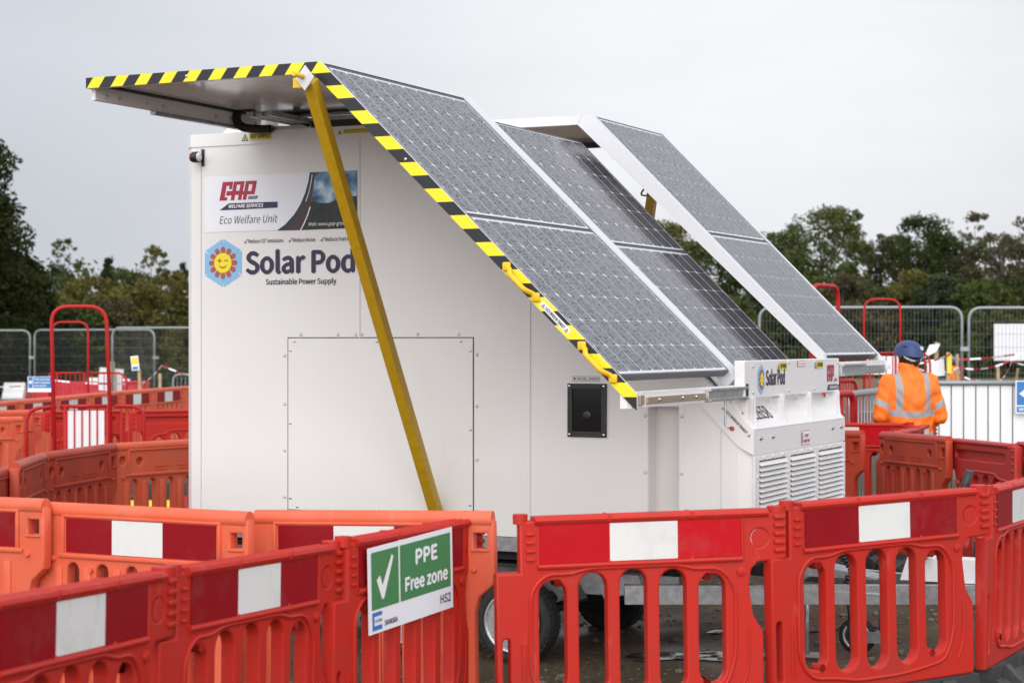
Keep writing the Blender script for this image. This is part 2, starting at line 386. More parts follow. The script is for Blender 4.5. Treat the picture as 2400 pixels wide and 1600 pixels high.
def slot(x0, x1, z0, z1, n=7):
    r = (x1 - x0) / 2; c = (x0 + x1) / 2
    return [(c + r * math.cos(R(180 * k / n)), z1 - r + r * math.sin(R(180 * k / n))) for k in range(n + 1)] + \
           [(c + r * math.cos(R(180 + 180 * k / n)), z0 + r + r * math.sin(R(180 + 180 * k / n))) for k in range(n + 1)]
def rounded(pts, r, n=4):
    """round every corner of an open path in 3D"""
    P = [Vector(p) for p in pts]; out = [P[0]]
    for a, b, c in zip(P, P[1:], P[2:]):
        u = (a - b).normalized(); v = (c - b).normalized(); rr = min(r, (a - b).length * .49, (c - b).length * .49)
        p, q = b + u * rr, b + v * rr
        for k in range(n + 1):
            t = k / n; out.append(p * (1 - t) ** 2 + b * 2 * t * (1 - t) + q * t * t)
    out.append(P[-1]); return out
def copy_tree(o, parent=None):
    c = o.copy(); COL.objects.link(c)
    if parent is not None:
        c.parent = parent; c.matrix_parent_inverse = o.matrix_parent_inverse.copy(); c.matrix_basis = o.matrix_basis.copy()
    for ch in o.children: copy_tree(ch, c)
    return c

# ------------------------------------------------------------------ ground
def sstep(a, b, x):
    t = min(1, max(0, (x - a) / (b - a))); return t * t * (3 - 2 * t)
def gz(x, y):
    g = .034 * min(max(x, 0), 2.3) * sstep(6.2, 7.4, y) * (1 - sstep(10.9, 13, y)) * (1 - sstep(2.6, 5, x))
    return g + .34 * sstep(17.5, 25, y) * sstep(1.0, 4.0, x)
def build_ground():
    bm = bmesh.new()
    xs = sorted(set([-400, -150, -60, -30] + [round(-14 + .5 * i, 3) for i in range(57)] + [20, 30, 60, 150, 400]))
    ys = sorted(set([-40, -10, 0, 2, 4] + [round(5 + .5 * i, 3) for i in range(51)] + [34, 40, 50, 70, 100, 200, 500]))
    V = [[bm.verts.new((x, y, gz(x, y))) for x in xs] for y in ys]
    for j in range(len(ys) - 1):
        for i in range(len(xs) - 1):
            f = bm.faces.new((V[j][i], V[j][i + 1], V[j + 1][i + 1], V[j + 1][i])); f.smooth = True
    me = bpy.data.meshes.new("ground"); bm.to_mesh(me); bm.free()
    mesh_obj('ground', me, 'dirt', kind='structure')
    b = MB()                                   # rough grass field behind the site fences
    for x0, x1, y0, y1, z in ((-70, 4.0, 60, 160, .02), (4.0, 70, 38, 160, .36)):
        b.box((x0, y0, z - .6), (x1, y1, z))
    b.build('grass_field', 'grass', kind='structure')
build_ground()
def pebbles():
    bm = bmesh.new(); rnd = random.Random(3)
    for i in range(2600):
        x, y = rnd.uniform(-2.2, 4.6), rnd.uniform(7.6, 15.5)
        s = rnd.choice((.005, .006, .008, .008, .010, .010, .012, .016, .024)) * rnd.uniform(.7, 1.3)
        m = Matrix.Translation((x, y, gz(x, y) + s * .25)) @ Matrix.Rotation(rnd.uniform(0, 6.3), 4, 'Z') @ Matrix.Diagonal((s * rnd.uniform(.8, 1.5), s, s * .6, 1))
        bmesh.ops.create_icosphere(bm, subdivisions=1, radius=1, matrix=m)
    me = bpy.data.meshes.new("p"); bm.to_mesh(me); bm.free()
    mesh_obj('gravel', me, 'stone', kind='stuff')
pebbles()
def puddles():
    m = mat('wet_mud', (.030, .024, .017), .08, spec=.22); nt, N, L = nodes_of(m); b = N['Principled BSDF']; g = N.new('ShaderNodeNewGeometry')
    n = N.new('ShaderNodeTexNoise'); n.inputs['Scale'].default_value = 13; n.inputs['Detail'].default_value = 7; L.new(g.outputs['Position'], n.inputs['Vector'])
    bp = N.new('ShaderNodeBump'); bp.inputs['Strength'].default_value = .6; bp.inputs['Distance'].default_value = .02
    r = N.new('ShaderNodeMapRange'); r.inputs['From Min'].default_value = .50; r.inputs['From Max'].default_value = .60; L.new(n.outputs[0], r.inputs[0]); L.new(r.outputs[0], bp.inputs['Height']); L.new(bp.outputs[0], b.inputs['Normal'])
    r2 = N.new('ShaderNodeMapRange'); r2.inputs['From Min'].default_value = .52; r2.inputs['From Max'].default_value = .62; r2.inputs['To Min'].default_value = .22; r2.inputs['To Max'].default_value = .8; L.new(n.outputs[0], r2.inputs[0]); L.new(r2.outputs[0], b.inputs['Roughness'])
    rnd = random.Random(9)
    for cx, cy, rx, ry in ((1.08, 10.45, .42, .16), (1.75, 11.4, .5, .2)):
        bm = bmesh.new(); k = 40; ph = [rnd.uniform(0, 6.28) for _ in range(4)]
        vs = []
        for i in range(k):
            t = 2 * math.pi * i / k; f = 1 + .25 * math.sin(2 * t + ph[0]) + .18 * math.sin(5 * t + ph[1]) + .10 * math.sin(9 * t + ph[2])
            x, y = cx + rx * f * math.cos(t), cy + ry * f * math.sin(t); vs.append(bm.verts.new((x, y, gz(x, y) + .006)))
        c = bm.verts.new((cx, cy, gz(cx, cy) + .006))
        for i in range(k): bm.faces.new((vs[i], vs[(i + 1) % k], c))
        me = bpy.data.meshes.new("p"); bm.to_mesh(me); bm.free(); mesh_obj('puddle', me, 'wet_mud', kind='structure')
puddles()
# ------------------------------------------------------------------ solar generator trailer (x: along it towards the drawbar, y: across, away from camera)
POD = empty('solar_generator_trailer', (0.034, 10.32, 0), -math.atan2(.4337, .9011),
            label='white solar power trailer with fold-out panels, striped black and yellow edges', cat='trailer')
WALL = Matrix(((1, 0, 0, 0), (0, 0, -1, 0), (0, 1, 0, 0), (0, 0, 0, 1)))        # print plane on the long side: (x, z, proud)
def frontm(t): return Matrix(((0, 0, 1, t), (1, 0, 0, 0), (0, 1, 0, 0), (0, 0, 0, 1)))
q = math.sqrt(.5)
def slopem(u, t, z, A=45.0):
    c, s = math.cos(R(A)), math.sin(R(A)); return Matrix(((0, -c, s, t), (1, 0, 0, u), (0, s, c, z), (0, 0, 0, 1)))
def flat(name, polys, m, parent, xf=WALL, h=.003, **k): return mesh_obj(name, flatmesh(polys, h, xf), m, parent, **k)
def word(name, s, x, y, w, h, m, parent, xf=WALL, off=.003, **k):
    kk = {a: k.pop(a) for a in ('shear', 'bold', 'center') if a in k}
    return mesh_obj(name, text_mesh(s, x, y, w, h, off=off, xf=xf, **kk), m, parent, **k)
UW = 1.655
def build_body():
    # side profile: floor, nose, 45 degree hood, roof; recess cut out of the near side
    prof = [(-2.12, .70), (1.24, .70), (1.24, 1.38), (-.33, 2.95), (-2.12, 2.95)]
    b = MB()
    b.prism([(-2.12, .70), (.75, .70), (.75, 1.87), (-.33, 2.95), (-2.12, 2.95)], 0, UW, 1)
    b.prism([(.75, 1.412), (.92, 1.412), (.92, 1.70), (.75, 1.87)], 0, UW, 1)
    b.prism([(.75, .70), (.92, .70), (.92, 1.412), (.75, 1.412)], .11, UW, 1)
    b.prism([(.92, .70), (1.24, .70), (1.24, 1.38), (.92, 1.70)], 0, UW, 1)
    b.prism([(1.24, 0.0), (1.32, .012), (1.32, UW - .012), (1.24, UW)], .70, 1.30, 2)
    b.prism([(1.24, 1.30), (1.32, 1.30), (1.24, 1.38)], .004, UW - .004, 1)
    b.prism([(-2.175, .05), (-2.12, 0), (-2.12, UW), (-2.175, UW - .05)], .70, 2.885, 2)
    b.build('body', 'white_paint', POD)
    c = MB()                                                     # roof cap, a folded sheet proud of the wall
    c.prism([(-2.18, .045), (-2.122, -.006), (-.40, -.006), (-.40, UW + .006), (-2.122, UW + .006), (-2.18, UW - .045)], 2.884, 2.958, 2)
    c.build('roof_cap', 'white_paint', POD)
    h = MB()                                                     # hood cover lapping over the side
    h.prism([(1.02, 1.44), (1.245, 1.213), (1.325, 1.172), (1.325, 1.300), (.78, 1.845), (.78, 1.68)], -.007, -.001, 1)
    h.build('hood_side', 'white_paint', POD)
    top = MB(); top.box((0, 0, .002), (UW, .30, .008)); o = mesh_obj('hood', top.mesh(slopem(0, 1.322, 1.298)), 'white_wet', POD)
    g = MB(); g.box((.06, .23, .0085), (UW - .06, .80, .013)); mesh_obj('galvanised_sheet', g.mesh(slopem(0, 1.322, 1.298)), 'galvanised_wet', POD)
    for x in (-2.052, -.983, .071, 1.15):                        # folded panel joints
        s = MB(); top_z = {-.983: 2.884, -2.052: 2.884}.get(x, 2.60 - x if x < .5 else 1.30)
        s.box((x - .003, -.0035, .70), (x + .003, .002, top_z)); s.build('panel_joint', 'white_metal', POD)
    r = MB()
    for a, b_ in ((.722, .747), (.923, .95)): r.box((a, -.004, .70), (b_, .001, 1.44))
    r.box((.747, -.0035, 1.414), (.923, .001, 1.44)); r.build('recess_frame', 'white_paint', POD)
    k = MB(); k.prism([(-2.0, 2.958), (-1.60, 2.958), (-1.60, 3.06), (-1.88, 3.06)], .12, 1.5, 1); k.build('roof_fairing', 'white_paint', POD)
    s = MB(); s.box((-2.13, .002, .62), (1.2, .03, .697)); s.box((1.2, .002, .62), (1.23, UW, .697)); s.build('galvanised_skirt', 'galvanised', POD)
build_body()
dome = MB().lathe([(.011, 0), (.010, .003), (.006, .0055), (.0005, .0065)], 10).mesh()
dome.materials.append(MAT['white_metal'])
screw = MB().lathe([(.0085, 0), (.008, .004), (.004, .006), (.0005, .0062)], 8).mesh(); screw.materials.append(MAT['chrome'])
bolt = MB().lathe([(.013, 0), (.013, .003), (.008, .003), (.007, .012), (.0005, .0125)], 8).mesh(); bolt.materials.append(MAT['steel'])
ROTX = {'side': Matrix.Identity(4), 'front': Matrix.Rotation(R(90), 4, 'Z')}
def fix(name, me, t, u, z, side='side', parent=None):
    o = bpy.data.objects.new(name, me); return finish(o, name, parent or POD, Matrix.Translation((t, u, z)) @ ROTX[side])
# access panel, outlined by a dark gap
def build_hatch():
    a = MB(); a.box((-1.452, -.0045, .795), (-.273, .0, 1.768), .0015)
    ap = a.build('access_panel', 'white_paint', POD)
    g = MB()
    for p in ((-1.458, .789, -1.453, 1.774), (-.2725, .789, -.267, 1.774), (-1.453, 1.7685, -.2725, 1.774), (-1.453, .789, -.2725, .7945)): g.box((p[0], -.001, p[1]), (p[2], .0005, p[3]))
    g.build('panel_gap', 'black_plastic', POD)
    for t, z in ((-1.41, 1.752), (-1.437, 1.70), (-.87, 1.752), (-.345, 1.752), (-.287, 1.70), (-1.437, 1.285), (-.287, 1.272), (-1.437, .86), (-1.39, .812), (-.87, .812), (-.33, .812), (-.287, .862)):
        fix('screw', screw, t, -.0045, z, 'side', ap)
    for t, z in ((-1.37, 1.79), (-1.125, 1.79), (-.615, 1.79), (-.36, 1.79), (-1.478, 1.67), (-1.478, 1.395), (-1.478, 1.13), (-1.478, .865), (-.25, 1.68), (-.25, 1.40), (-.25, 1.11), (-.25, .83), (-1.01, 1.79), (-.97, 1.79)):
        fix('rivet', dome, t, 0, z)
    for t in (.735, .937):
        for z in (1.365, 1.07, .80): fix('rivet', dome, t, -.004, z)
build_hatch()
def build_fuel():
    f = MB(); t0, t1, z0, z1 = .293, .516, 1.245, 1.528
    for p in ((t0, z0, t0 + .028, z1), (t1 - .028, z0, t1, z1), (t0 + .028, z1 - .03, t1 - .028, z1), (t0 + .028, z0, t1 - .028, z0 + .03)): f.box((p[0], -.012, p[1]), (p[2], .001, p[3]), .002)
    fo = f.build('fuel_hatch_frame', 'black_plastic', POD)
    b = MB(); b.box((t0 + .028, -.0035, z0 + .03), (t1 - .028, -.001, z1 - .03)); b.build('fuel_hatch_window', 'black_gloss', POD)
    c = MB().lathe([(.026, 0), (.026, .004), (.020, .006), (.0005, .007)], 20).mesh(Matrix.Translation((.405, -.0036, 1.36)))
    mesh_obj('fuel_cap', c, 'black_frame', POD)
    for t in (t0 + .013, t1 - .013):
        for z in (z0 + .014, z1 - .014): fix('screw', screw, t, -.012, z, 'side', fo)
    lb = flat('fuel_label', [rect(.318, 1.540, .476, 1.566)], 'ink_violet', POD, h=.0012)
    flat('label_face', [rect(.320, 1.542, .474, 1.564)], 'print_white', lb, h=.002)
    word('lettering', 'DIESEL EN590', .345, 1.5465, .124, .0135, 'ink', lb, bold=.012)
    flat('pump_symbol', [rect(.326, 1.546, .335, 1.560), rect(.3355, 1.549, .3375, 1.559)], 'ink', lb)
build_fuel()
def build_lamp():
    b = MB()
    b.box((-2.046, -.008, 2.770), (-2.026, -.002, 2.870), .003); b.box((-2.066, -.050, 2.800), (-2.036, -.010, 2.840), .006)
    b.lathe([(.030, -.018), (.032, -.012), (.032, .018), (.029, .022)], 20, 'x', (-2.052, -.056, 2.82)); o = b.build('marker_lamp', 'lamp_black', POD)
    MB().lathe([(.027, .0), (.025, .006), (.012, .010), (.0005, .011)], 20, 'x', (-2.030, -.056, 2.82)).build('lens', 'lamp_lens', o)
    MB().lathe([(.028, .0), (.026, -.010), (.012, -.018), (.0005, -.019)], 20, 'x', (-2.070, -.056, 2.82)).build('rear_lens', 'lamp_red', o)
build_lamp()
# ---- printing on the side
def warn(x, y, s, parent, xf=WALL):
    a = flat('warning_triangle', [[(x, y), (x + s, y), (x + s / 2, y + s * .9)]], 'ink', parent, xf, .002)
    flat('triangle_face', [[(x + s * .15, y + s * .08), (x + s * .85, y + s * .08), (x + s / 2, y + s * .73)]], 'label_yellow', parent, xf, .003)
    flat('triangle_mark', [rect(x + s * .45, y + s * .16, x + s * .55, y + s * .48)], 'ink', parent, xf, .004)
def logo_rects(): return [rect(*r) for r in ((0, 0, .25, 1), (.25, .78, .56, 1), (.40, .60, .56, .78), (.25, 0, .40, .17), (.31, .26, .6, .50),
                       (.6, 0, .79, 1), (.79, .82, .98, 1), (.98, 0, 1.17, 1), (.79, .28, .98, .5), (1.17, .28, 1.24, .46),
                       (1.24, 0, 1.43, 1), (1.43, .82, 1.62, 1), (1.62, .28, 1.82, 1), (1.43, .28, 1.62, .46))]
def logo_gap(parent, x, y, w, h, xf, off, shear=.22, mname='logo_red'):
    ps = [[(x + (px * w / 1.82) + py * h * shear, y + py * h) for px, py in r] for r in logo_rects()]
    return flat('company_logo', ps, mname, parent, xf, off)
def sun_logo(parent, cx, cy, rx, ry, xf, h):
    hexa = [(cx + rx * math.sin(R(60 * k)) / .866, cy + ry * math.cos(R(60 * k))) for k in range(6)]
    wedges = []
    for k in range(6):
        a, b = Vector(hexa[k]), Vector(hexa[(k + 1) % 6]); c = Vector((cx, cy)); d = (b - a) * .035
        wedges.append([tuple(a + d), tuple(b - d), tuple(b - d + (c - b) * .30 + d * .9), tuple(c), tuple(a + d + (c - a) * .30 - d * .9)])
    lg = flat('sun_logo', wedges, 'logo_blue', parent, xf, h)
    pet = []
    for k in range(12):
        t = R(30 * k); c, s = math.cos(t), math.sin(t); pr, pw = .78, .125
        loc = [(.30, -pw * .7), (pr - pw, -pw)] + [(pr - pw + pw * math.cos(R(a)), pw * math.sin(R(a))) for a in range(-90, 91, 30)] + [(pr - pw, pw), (.30, pw * .7)]
        pet.append([(cx + (px * c - py * s) * rx, cy + (px * s + py * c) * ry * .86) for px, py in loc])
    flat('petal_ring', pet, 'logo_petal', lg, xf, h + .0012)
    flat('sun_face', [circ(cx, cy, rx * .475, ry * .41)], 'logo_yellow', lg, xf, h + .0024)
    f = []
    for a, b, c, d in ((-.29, .07, -.07, .12), (-.205, -.005, -.155, .07), (-.205, .12, -.155, .195), (.08, .075, .29, .12)): f.append(rect(cx + a * rx, cy + b * ry, cx + c * rx, cy + d * ry))
    arc = [(cx + rx * .22 * math.sin(R(a)), cy - ry * (.07 + .15 * math.cos(R(a)))) for a in range(-75, 76, 15)]
    arc2 = [(cx + rx * .18 * math.sin(R(a)), cy - ry * (.065 + .10 * math.cos(R(a)))) for a in range(75, -76, -15)]
    f.append(arc + arc2); flat('face_marks', f, 'logo_petal', lg, xf, h + .0036)
    return lg
def build_print():
    P = POD
    x0, x1, z0, z1 = -2.025, -.998, 2.385, 2.708
    po = flat('poster', [rect(x0, z0, x1, z1)], 'sheet_white', P, h=.0025)
    def L(px, py): yt = 290 - (px - 275) * .045; hh = 592 + (px - 275) * .0035; return (x0 + (px - 275) / 1595 * 1.027, z1 - (py - yt) / hh * .323)
    edge = [L(*p) for p in ((1388, 241), (1372, 340), (1342, 450), (1292, 575), (1222, 688), (1132, 788), (1045, 853))]
    lane = [L(*p) for p in ((1412, 240), (1398, 345), (1370, 450), (1326, 575), (1268, 690), (1205, 790), (1165, 849))]
    inner = [L(*p) for p in ((1440, 239), (1432, 345), (1418, 460), (1395, 575), (1362, 690), (1318, 790), (1290, 845))]
    flat('road_lane', [[a, b, d, c] for a, b, c, d in zip(edge, edge[1:], lane, lane[1:])], 'road_navy', po, h=.0035)
    flat('road_lane', [[a, b, d, c] for a, b, c, d in zip(lane, lane[1:], inner, inner[1:])], 'road_maroon', po, h=.0035)
    line = [L(*p) for p in ((1400, 600), (1372, 690), (1330, 790), (1300, 845))]; line2 = [(x - .008, y) for x, y in line]
    flat('road_marking', [[a, b, d, c] for a, b, c, d in zip(line, line[1:], line2, line2[1:])], 'print_white', po, h=.0048)
    l2 = [L(*p) for p in ((1418, 262), (1406, 345), (1384, 450), (1352, 545))]; l3 = [(x - .005, y) for x, y in l2]
    flat('road_marking', [[a, b, d, c] for a, b, c, d in zip(l2, l2[1:], l3, l3[1:])], 'print_white', po, h=.0048)
    hz = [L(*p) for p in ((1402, 545), (1500, 558), (1580, 560), (1640, 535), (1760, 505), (1868, 480))]
    ins = inner[:3] + [hz[0]]
    flat('sky_picture', [ins + hz[1:] + [(x1, z1)]], 'photo_sky', po, h=.0035)
    flat('land_picture', [[hz[0]] + inner[3:] + [(x1, z0)] + hz[::-1][:-1]], 'photo_land', po, h=.0035)
    word('lettering', 'Web: www.gap-group.co.uk', *L(1380, 800), .325, .019, 'print_white', po, off=.005, shear=.2, bold=.004)
    logo_gap(po, x0 + .103, z0 + .181, .235, .108, WALL, .0038)
    word('lettering', 'GROUP', x0 + .302, z0 + .184, .066, .018, 'navy', po, shear=.22, bold=.02, off=.0038)
    flat('banner', [[(x0 + .104, z0 + .125), (x0 + .502, z0 + .129), (x0 + .502, z0 + .164), (x0 + .168, z0 + .164)]], 'navy', po, h=.0038)
    word('lettering', 'WELFARE SERVICES', x0 + .170, z0 + .137, .236, .019, 'print_white', po, off=.005, shear=.25, bold=.022)
    word('lettering', 'Eco Welfare Unit', x0 + .104, z0 + .046, .398, .043, 'eco_green', po, off=.0038, shear=.22)
    sun_logo(P, -1.897, 2.205, .127, .141, WALL, .0025)
    word('lettering', 'Solar Pod', -1.735, 2.142, .715, .120, 'ink_violet', P, bold=.021, label='large dark violet lettering')
    word('lettering', 'Sustainable Power Supply', -1.603, 2.076, .468, .030, 'ink_violet', P, bold=.012)
    for px, s, w in ((-1.722, 'Reduce CO\u00b2 emissions', .237), (-1.420, 'Reduce Noise', .147), (-1.208, 'Reduce Fuel costs', .200)):
        word('lettering', s, px, 2.316, w, .0215, 'ink_violet', P, bold=.006)
        k = px - .030; z = 2.314
        flat('tick_mark', [[(k, z + .010), (k + .003, z + .013), (k + .008, z + .006), (k + .021, z + .027), (k + .024, z + .025), (k + .009, z - .001), (k + .006, z - .001)]], 'ink_violet', P)
    lab = flat('hot_surface_label', [rect(-1.712, 2.906, -1.560, 2.952)], 'label_yellow', P, h=.0085)
    word('lettering', 'HOT SURFACE', -1.703, 2.917, .134, .023, 'ink', lab, off=.0095, bold=.015)
    warn(-1.766, 2.905, .046, lab, WALL @ Matrix.Translation((0, 0, .0062)))
    lab = flat('roof_warning_label', [rect(-1.085, 2.915, -.80, 2.940)], 'label_yellow', P, h=.0085)
    word('lettering', 'ROOF MOUNTED SOLAR PANELS', -1.080, 2.929, .27, .007, 'ink', lab, off=.0095, bold=.01)
    word('lettering', 'Do not climb over the solar equipment', -1.080, 2.919, .25, .006, 'ink', lab, off=.0095)
    warn(-1.122, 2.915, .027, lab, WALL @ Matrix.Translation((0, 0, .0062)))
    # lock warning beside the hood edge
    rot = WALL @ Matrix.Translation((1.178, 1.405, .0)) @ Matrix.Rotation(R(-45), 4, 'Z')
    word('lettering', 'LOCK WHEN IN TRANSIT', .005, -.012, .16, .014, 'ink', P, rot, .009, bold=.012)
    warn(-.020, -.014, .020, P, rot @ Matrix.Translation((0, 0, .006))); warn(.172, -.014, .020, P, rot @ Matrix.Translation((0, 0, .006)))
build_print()

# ---- nose: header, louvres, sign board and brackets
def build_nose():
    F = 1.322
    h = MB(); h.box((F - .002, -.004, 1.172), (F + .004, UW + .004, 1.300)); h.build('nose_header', 'white_wet', POD)
    for u in (.10, .30, 1.40, 1.58): fix('bolt', bolt, F + .004, u, 1.255 - (.0 if u < .2 else .0), 'front')
    g = MB()
    for u0, u1 in ((0.0, .075), (.535, .60), (1.05, 1.12), (1.60, UW)): g.box((F - .002, u0, .702), (F + .008, u1, 1.165), .002)
    for u0, u1 in ((.075, .535), (.60, 1.05), (1.12, 1.60)): g.box((F - .002, u0, 1.140), (F + .008, u1, 1.165), .002)
    go = g.build('grille_frame', 'white_wet', POD)
    bk = MB(); bk.box((F - .003, .07, .702), (F - .0005, 1.605, 1.142)); bk.build('grille_backing', 'underbody', POD)
    for u in (.14, .30, .46, .66, .80, .98, 1.16, 1.34, 1.54): fix('rivet', dome, F + .008, u, 1.153, 'front')
    for u in (.040, .567, 1.085, 1.63):
        for z in (1.06, .86): fix('rivet', dome, F + .008, u, z, 'front')
    sl = None
    for (u0, u1) in ((.078, .532), (.603, 1.047), (1.123, 1.597)):
        z = 1.112; w = u1 - u0
        s = MB(); s.prism([(.0, .0205), (.019, .0025), (.019, .0), (.016, .0), (-.001, .0175)], 0, w, 1); me = s.mesh(); me.name = 'slat'; me.materials.append(MAT['white_wet'])
        while z > .70:
            o = bpy.data.objects.new('slat', me); finish(o, 'slat', go, Matrix.Translation((F - .001, u0, z))); z -= .0268
    st = flat('vent_label', [rect(.80, 1.185, .96, 1.262)], 'label_red', POD, frontm(F), .006)
    flat('label_face', [rect(.803, 1.188, .957, 1.259)], 'print_white', st, frontm(F), .007)
    word('lettering', 'DO NOT', .855, 1.226, .075, .018, 'label_red', st, frontm(F), .008, bold=.01); word('lettering', 'OBSTRUCT VENT', .835, 1.197, .115, .018, 'label_red', st, frontm(F), .008, bold=.01)
    flat('label_strip', [rect(.812, 1.195, .826, 1.252)], 'label_red', st, frontm(F), .008)
    word('lettering', 'A12658', .09, .062, .36, .085, 'ink', POD, slopem(0, 1.322, 1.298), .0105, bold=.004, shear=.05)
    # gusset plates carrying the sign board
    for u in (.075, .565, 1.055, 1.605):
        b = MB(); b.prism([(1.318, 1.310), (1.303, 1.47), (1.235, 1.47), (1.225, 1.415), (1.20, 1.428)], u - .004, u + .004, 1)
        bo = b.build('bracket', 'white_wet', POD)
        f = MB(); f.box((1.3035, u - .013, 1.318), (1.3085, u + .008, 1.462)); f.build('flange', 'white_wet', bo)
        fix('bolt', screw, 1.25, u - .01, 1.375)
    sx0, sx1, T = -.03, 1.68, 1.285
    s = MB(); s.box((T - .055, sx0, 1.458), (T, sx1, 1.652), .004); so = s.build('sign_board', 'white_wet', POD)
    fm = frontm(T)
    sun_logo(so, .235, 1.553, .055, .082, fm, .0025)
    word('lettering', 'Solar Pod', .315, 1.522, .315, .075, 'ink_violet', so, fm, bold=.014)
    for u in (.545, 1.225):
        lb = flat('hot_surface_label', [rect(u, 1.598, u + .12, 1.640)], 'label_yellow', so, fm, .003)
        word('lettering', 'HOT SURFACE', u + .012, 1.609, .10, .020, 'ink', so, fm, .0042, bold=.014)
        warn(u - .040, 1.598, .036, so, fm)
    lb = flat('notice_label', [rect(.86, 1.612, 1.02, 1.643)], 'label_red', so, fm, .0025)
    flat('label_face', [rect(.863, 1.6145, 1.017, 1.6405)], 'print_white', so, fm, .0035); word('lettering', 'FACE PANELS SOUTHWARDS', .87, 1.622, .14, .011, 'label_red', so, fm, .0045)
    logo_gap(so, 1.43, 1.520, .135, .095, fm, .003, .04); word('lettering', 'GROUP', 1.575, 1.520, .05, .014, 'navy', so, fm, .003, bold=.02)
    flat('banner', [[(1.43, 1.470), (1.66, 1.470), (1.66, 1.502), (1.455, 1.502)]], 'navy', so, fm, .003)
    word('lettering', 'WELFARE SERVICES', 1.475, 1.478, .165, .016, 'print_white', so, fm, .0042, bold=.02, shear=.15)
    for u, z in ((.10, 1.622), (.10, 1.488), (.70, 1.635), (.70, 1.485), (1.18, 1.635), (1.18, 1.485), (1.655, 1.625), (1.655, 1.500)): fix('bolt', screw, T, u, z, 'front', so)
    # lock plate and bolt at the near corner
    l = MB(); l.box((1.10, .010, 1.335), (1.235, .018, 1.462)); l.build('lock_plate', 'white_wet', POD)
    l = MB(); l.tube([(1.175, -.006, 1.468), (1.175, -.006, 1.32), (1.205, -.006, 1.308)], .006); l.box((1.158, -.004, 1.385), (1.198, .010, 1.455), .003); l.build('lock_bolt', 'steel', POD)
    l = MB(); l.tube([(1.203, -.006, 1.309), (1.222, -.006, 1.304)], .011); l.build('lock_knob', 'label_red', POD)
    for z in (1.385, 1.355): mesh_obj('bolt', MB().lathe([(.014, 0), (.014, .003), (.008, .004), (.007, .008), (.0005, .008)], 12).mesh(Matrix.Translation((1.262, .018, z))), 'steel', POD)
    l = MB(); l.box((1.235, .010, 1.335), (1.29, .018, 1.462)); l.build('lock_plate', 'white_wet', POD)
build_nose()

# ---- solar arrays
def cell_mesh(w, h):
    c = min(w, h) * .072
    return flatmesh([[(c, 0), (w - c, 0), (w, c), (w, h - c), (w - c, h), (c, h), (0, h - c), (0, c)]])
def module(u0, t_low, z_low, w, h, mode='cells', A=45.0):
    """a framed panel on the 45 degree slope; lower near corner given"""
    m = slopem(u0, t_low, z_low, A)
    b = MB(); b.box((.008, .008, -.030), (w - .008, h - .008, -.0004)); mo = mesh_obj('solar_module', b.mesh(), 'module_back', POD, m)
    g = flatmesh([rect(.008, .008, w - .008, h - .008)], .0006); mesh_obj('backsheet', g, 'backsheet_glass', mo)
    f = MB()
    for a, c in (((0, 0), (w, .008)), ((0, h - .008), (w, h)), ((0, .008), (.008, h - .008)), ((w - .008, .008), (w, h - .008))): f.box((a[0], a[1], -.036), (c[0], c[1], .004))
    mesh_obj('module_frame', f.mesh(), 'black_wet', mo)
    mu, mb = .020, .024; pu, pb = (w - 2 * mu) / 10, (h - 2 * mb) / 6; gu, gb = .0115, .0038
    if mode == 'cells':
        me = cell_mesh(pu - gu, pb - gb); me.materials.append(MAT['cell_glass']); me.name = 'solar_cell'
        for i in range(10):
            for j in range(6):
                finish(bpy.data.objects.new('solar_cell', me), 'solar_cell', mo, Matrix.Translation((mu + gu / 2 + i * pu, mb + gb / 2 + j * pb, .0020)))
    else:
        ms = []
        for i in range(10):
            for j in range(6):
                c = cell_mesh(pu - gu, pb - gb); c.transform(Matrix.Translation((mu + gu / 2 + i * pu, mb + gb / 2 + j * pb, .0020))); ms.append(c)
        mesh_obj('solar_cell', join_meshes(ms), 'cell_glass', mo, kind='stuff')
    return mo
def array(gl0, gl1, zl, t_top, t_bot, cells, A=45.0):
    """the two framed panels of one sloped leaf; zl(t) is the height of its surface"""
    ca = math.cos(R(A)); H = (t_bot - t_top) / ca; hm = H / 2 - .006
    for k in range(2):
        t = t_bot - .003 - (H / 2 * k + .003) * ca
        module(gl0, t, zl(t), gl1 - gl0, hm, cells[k], A)
    return H
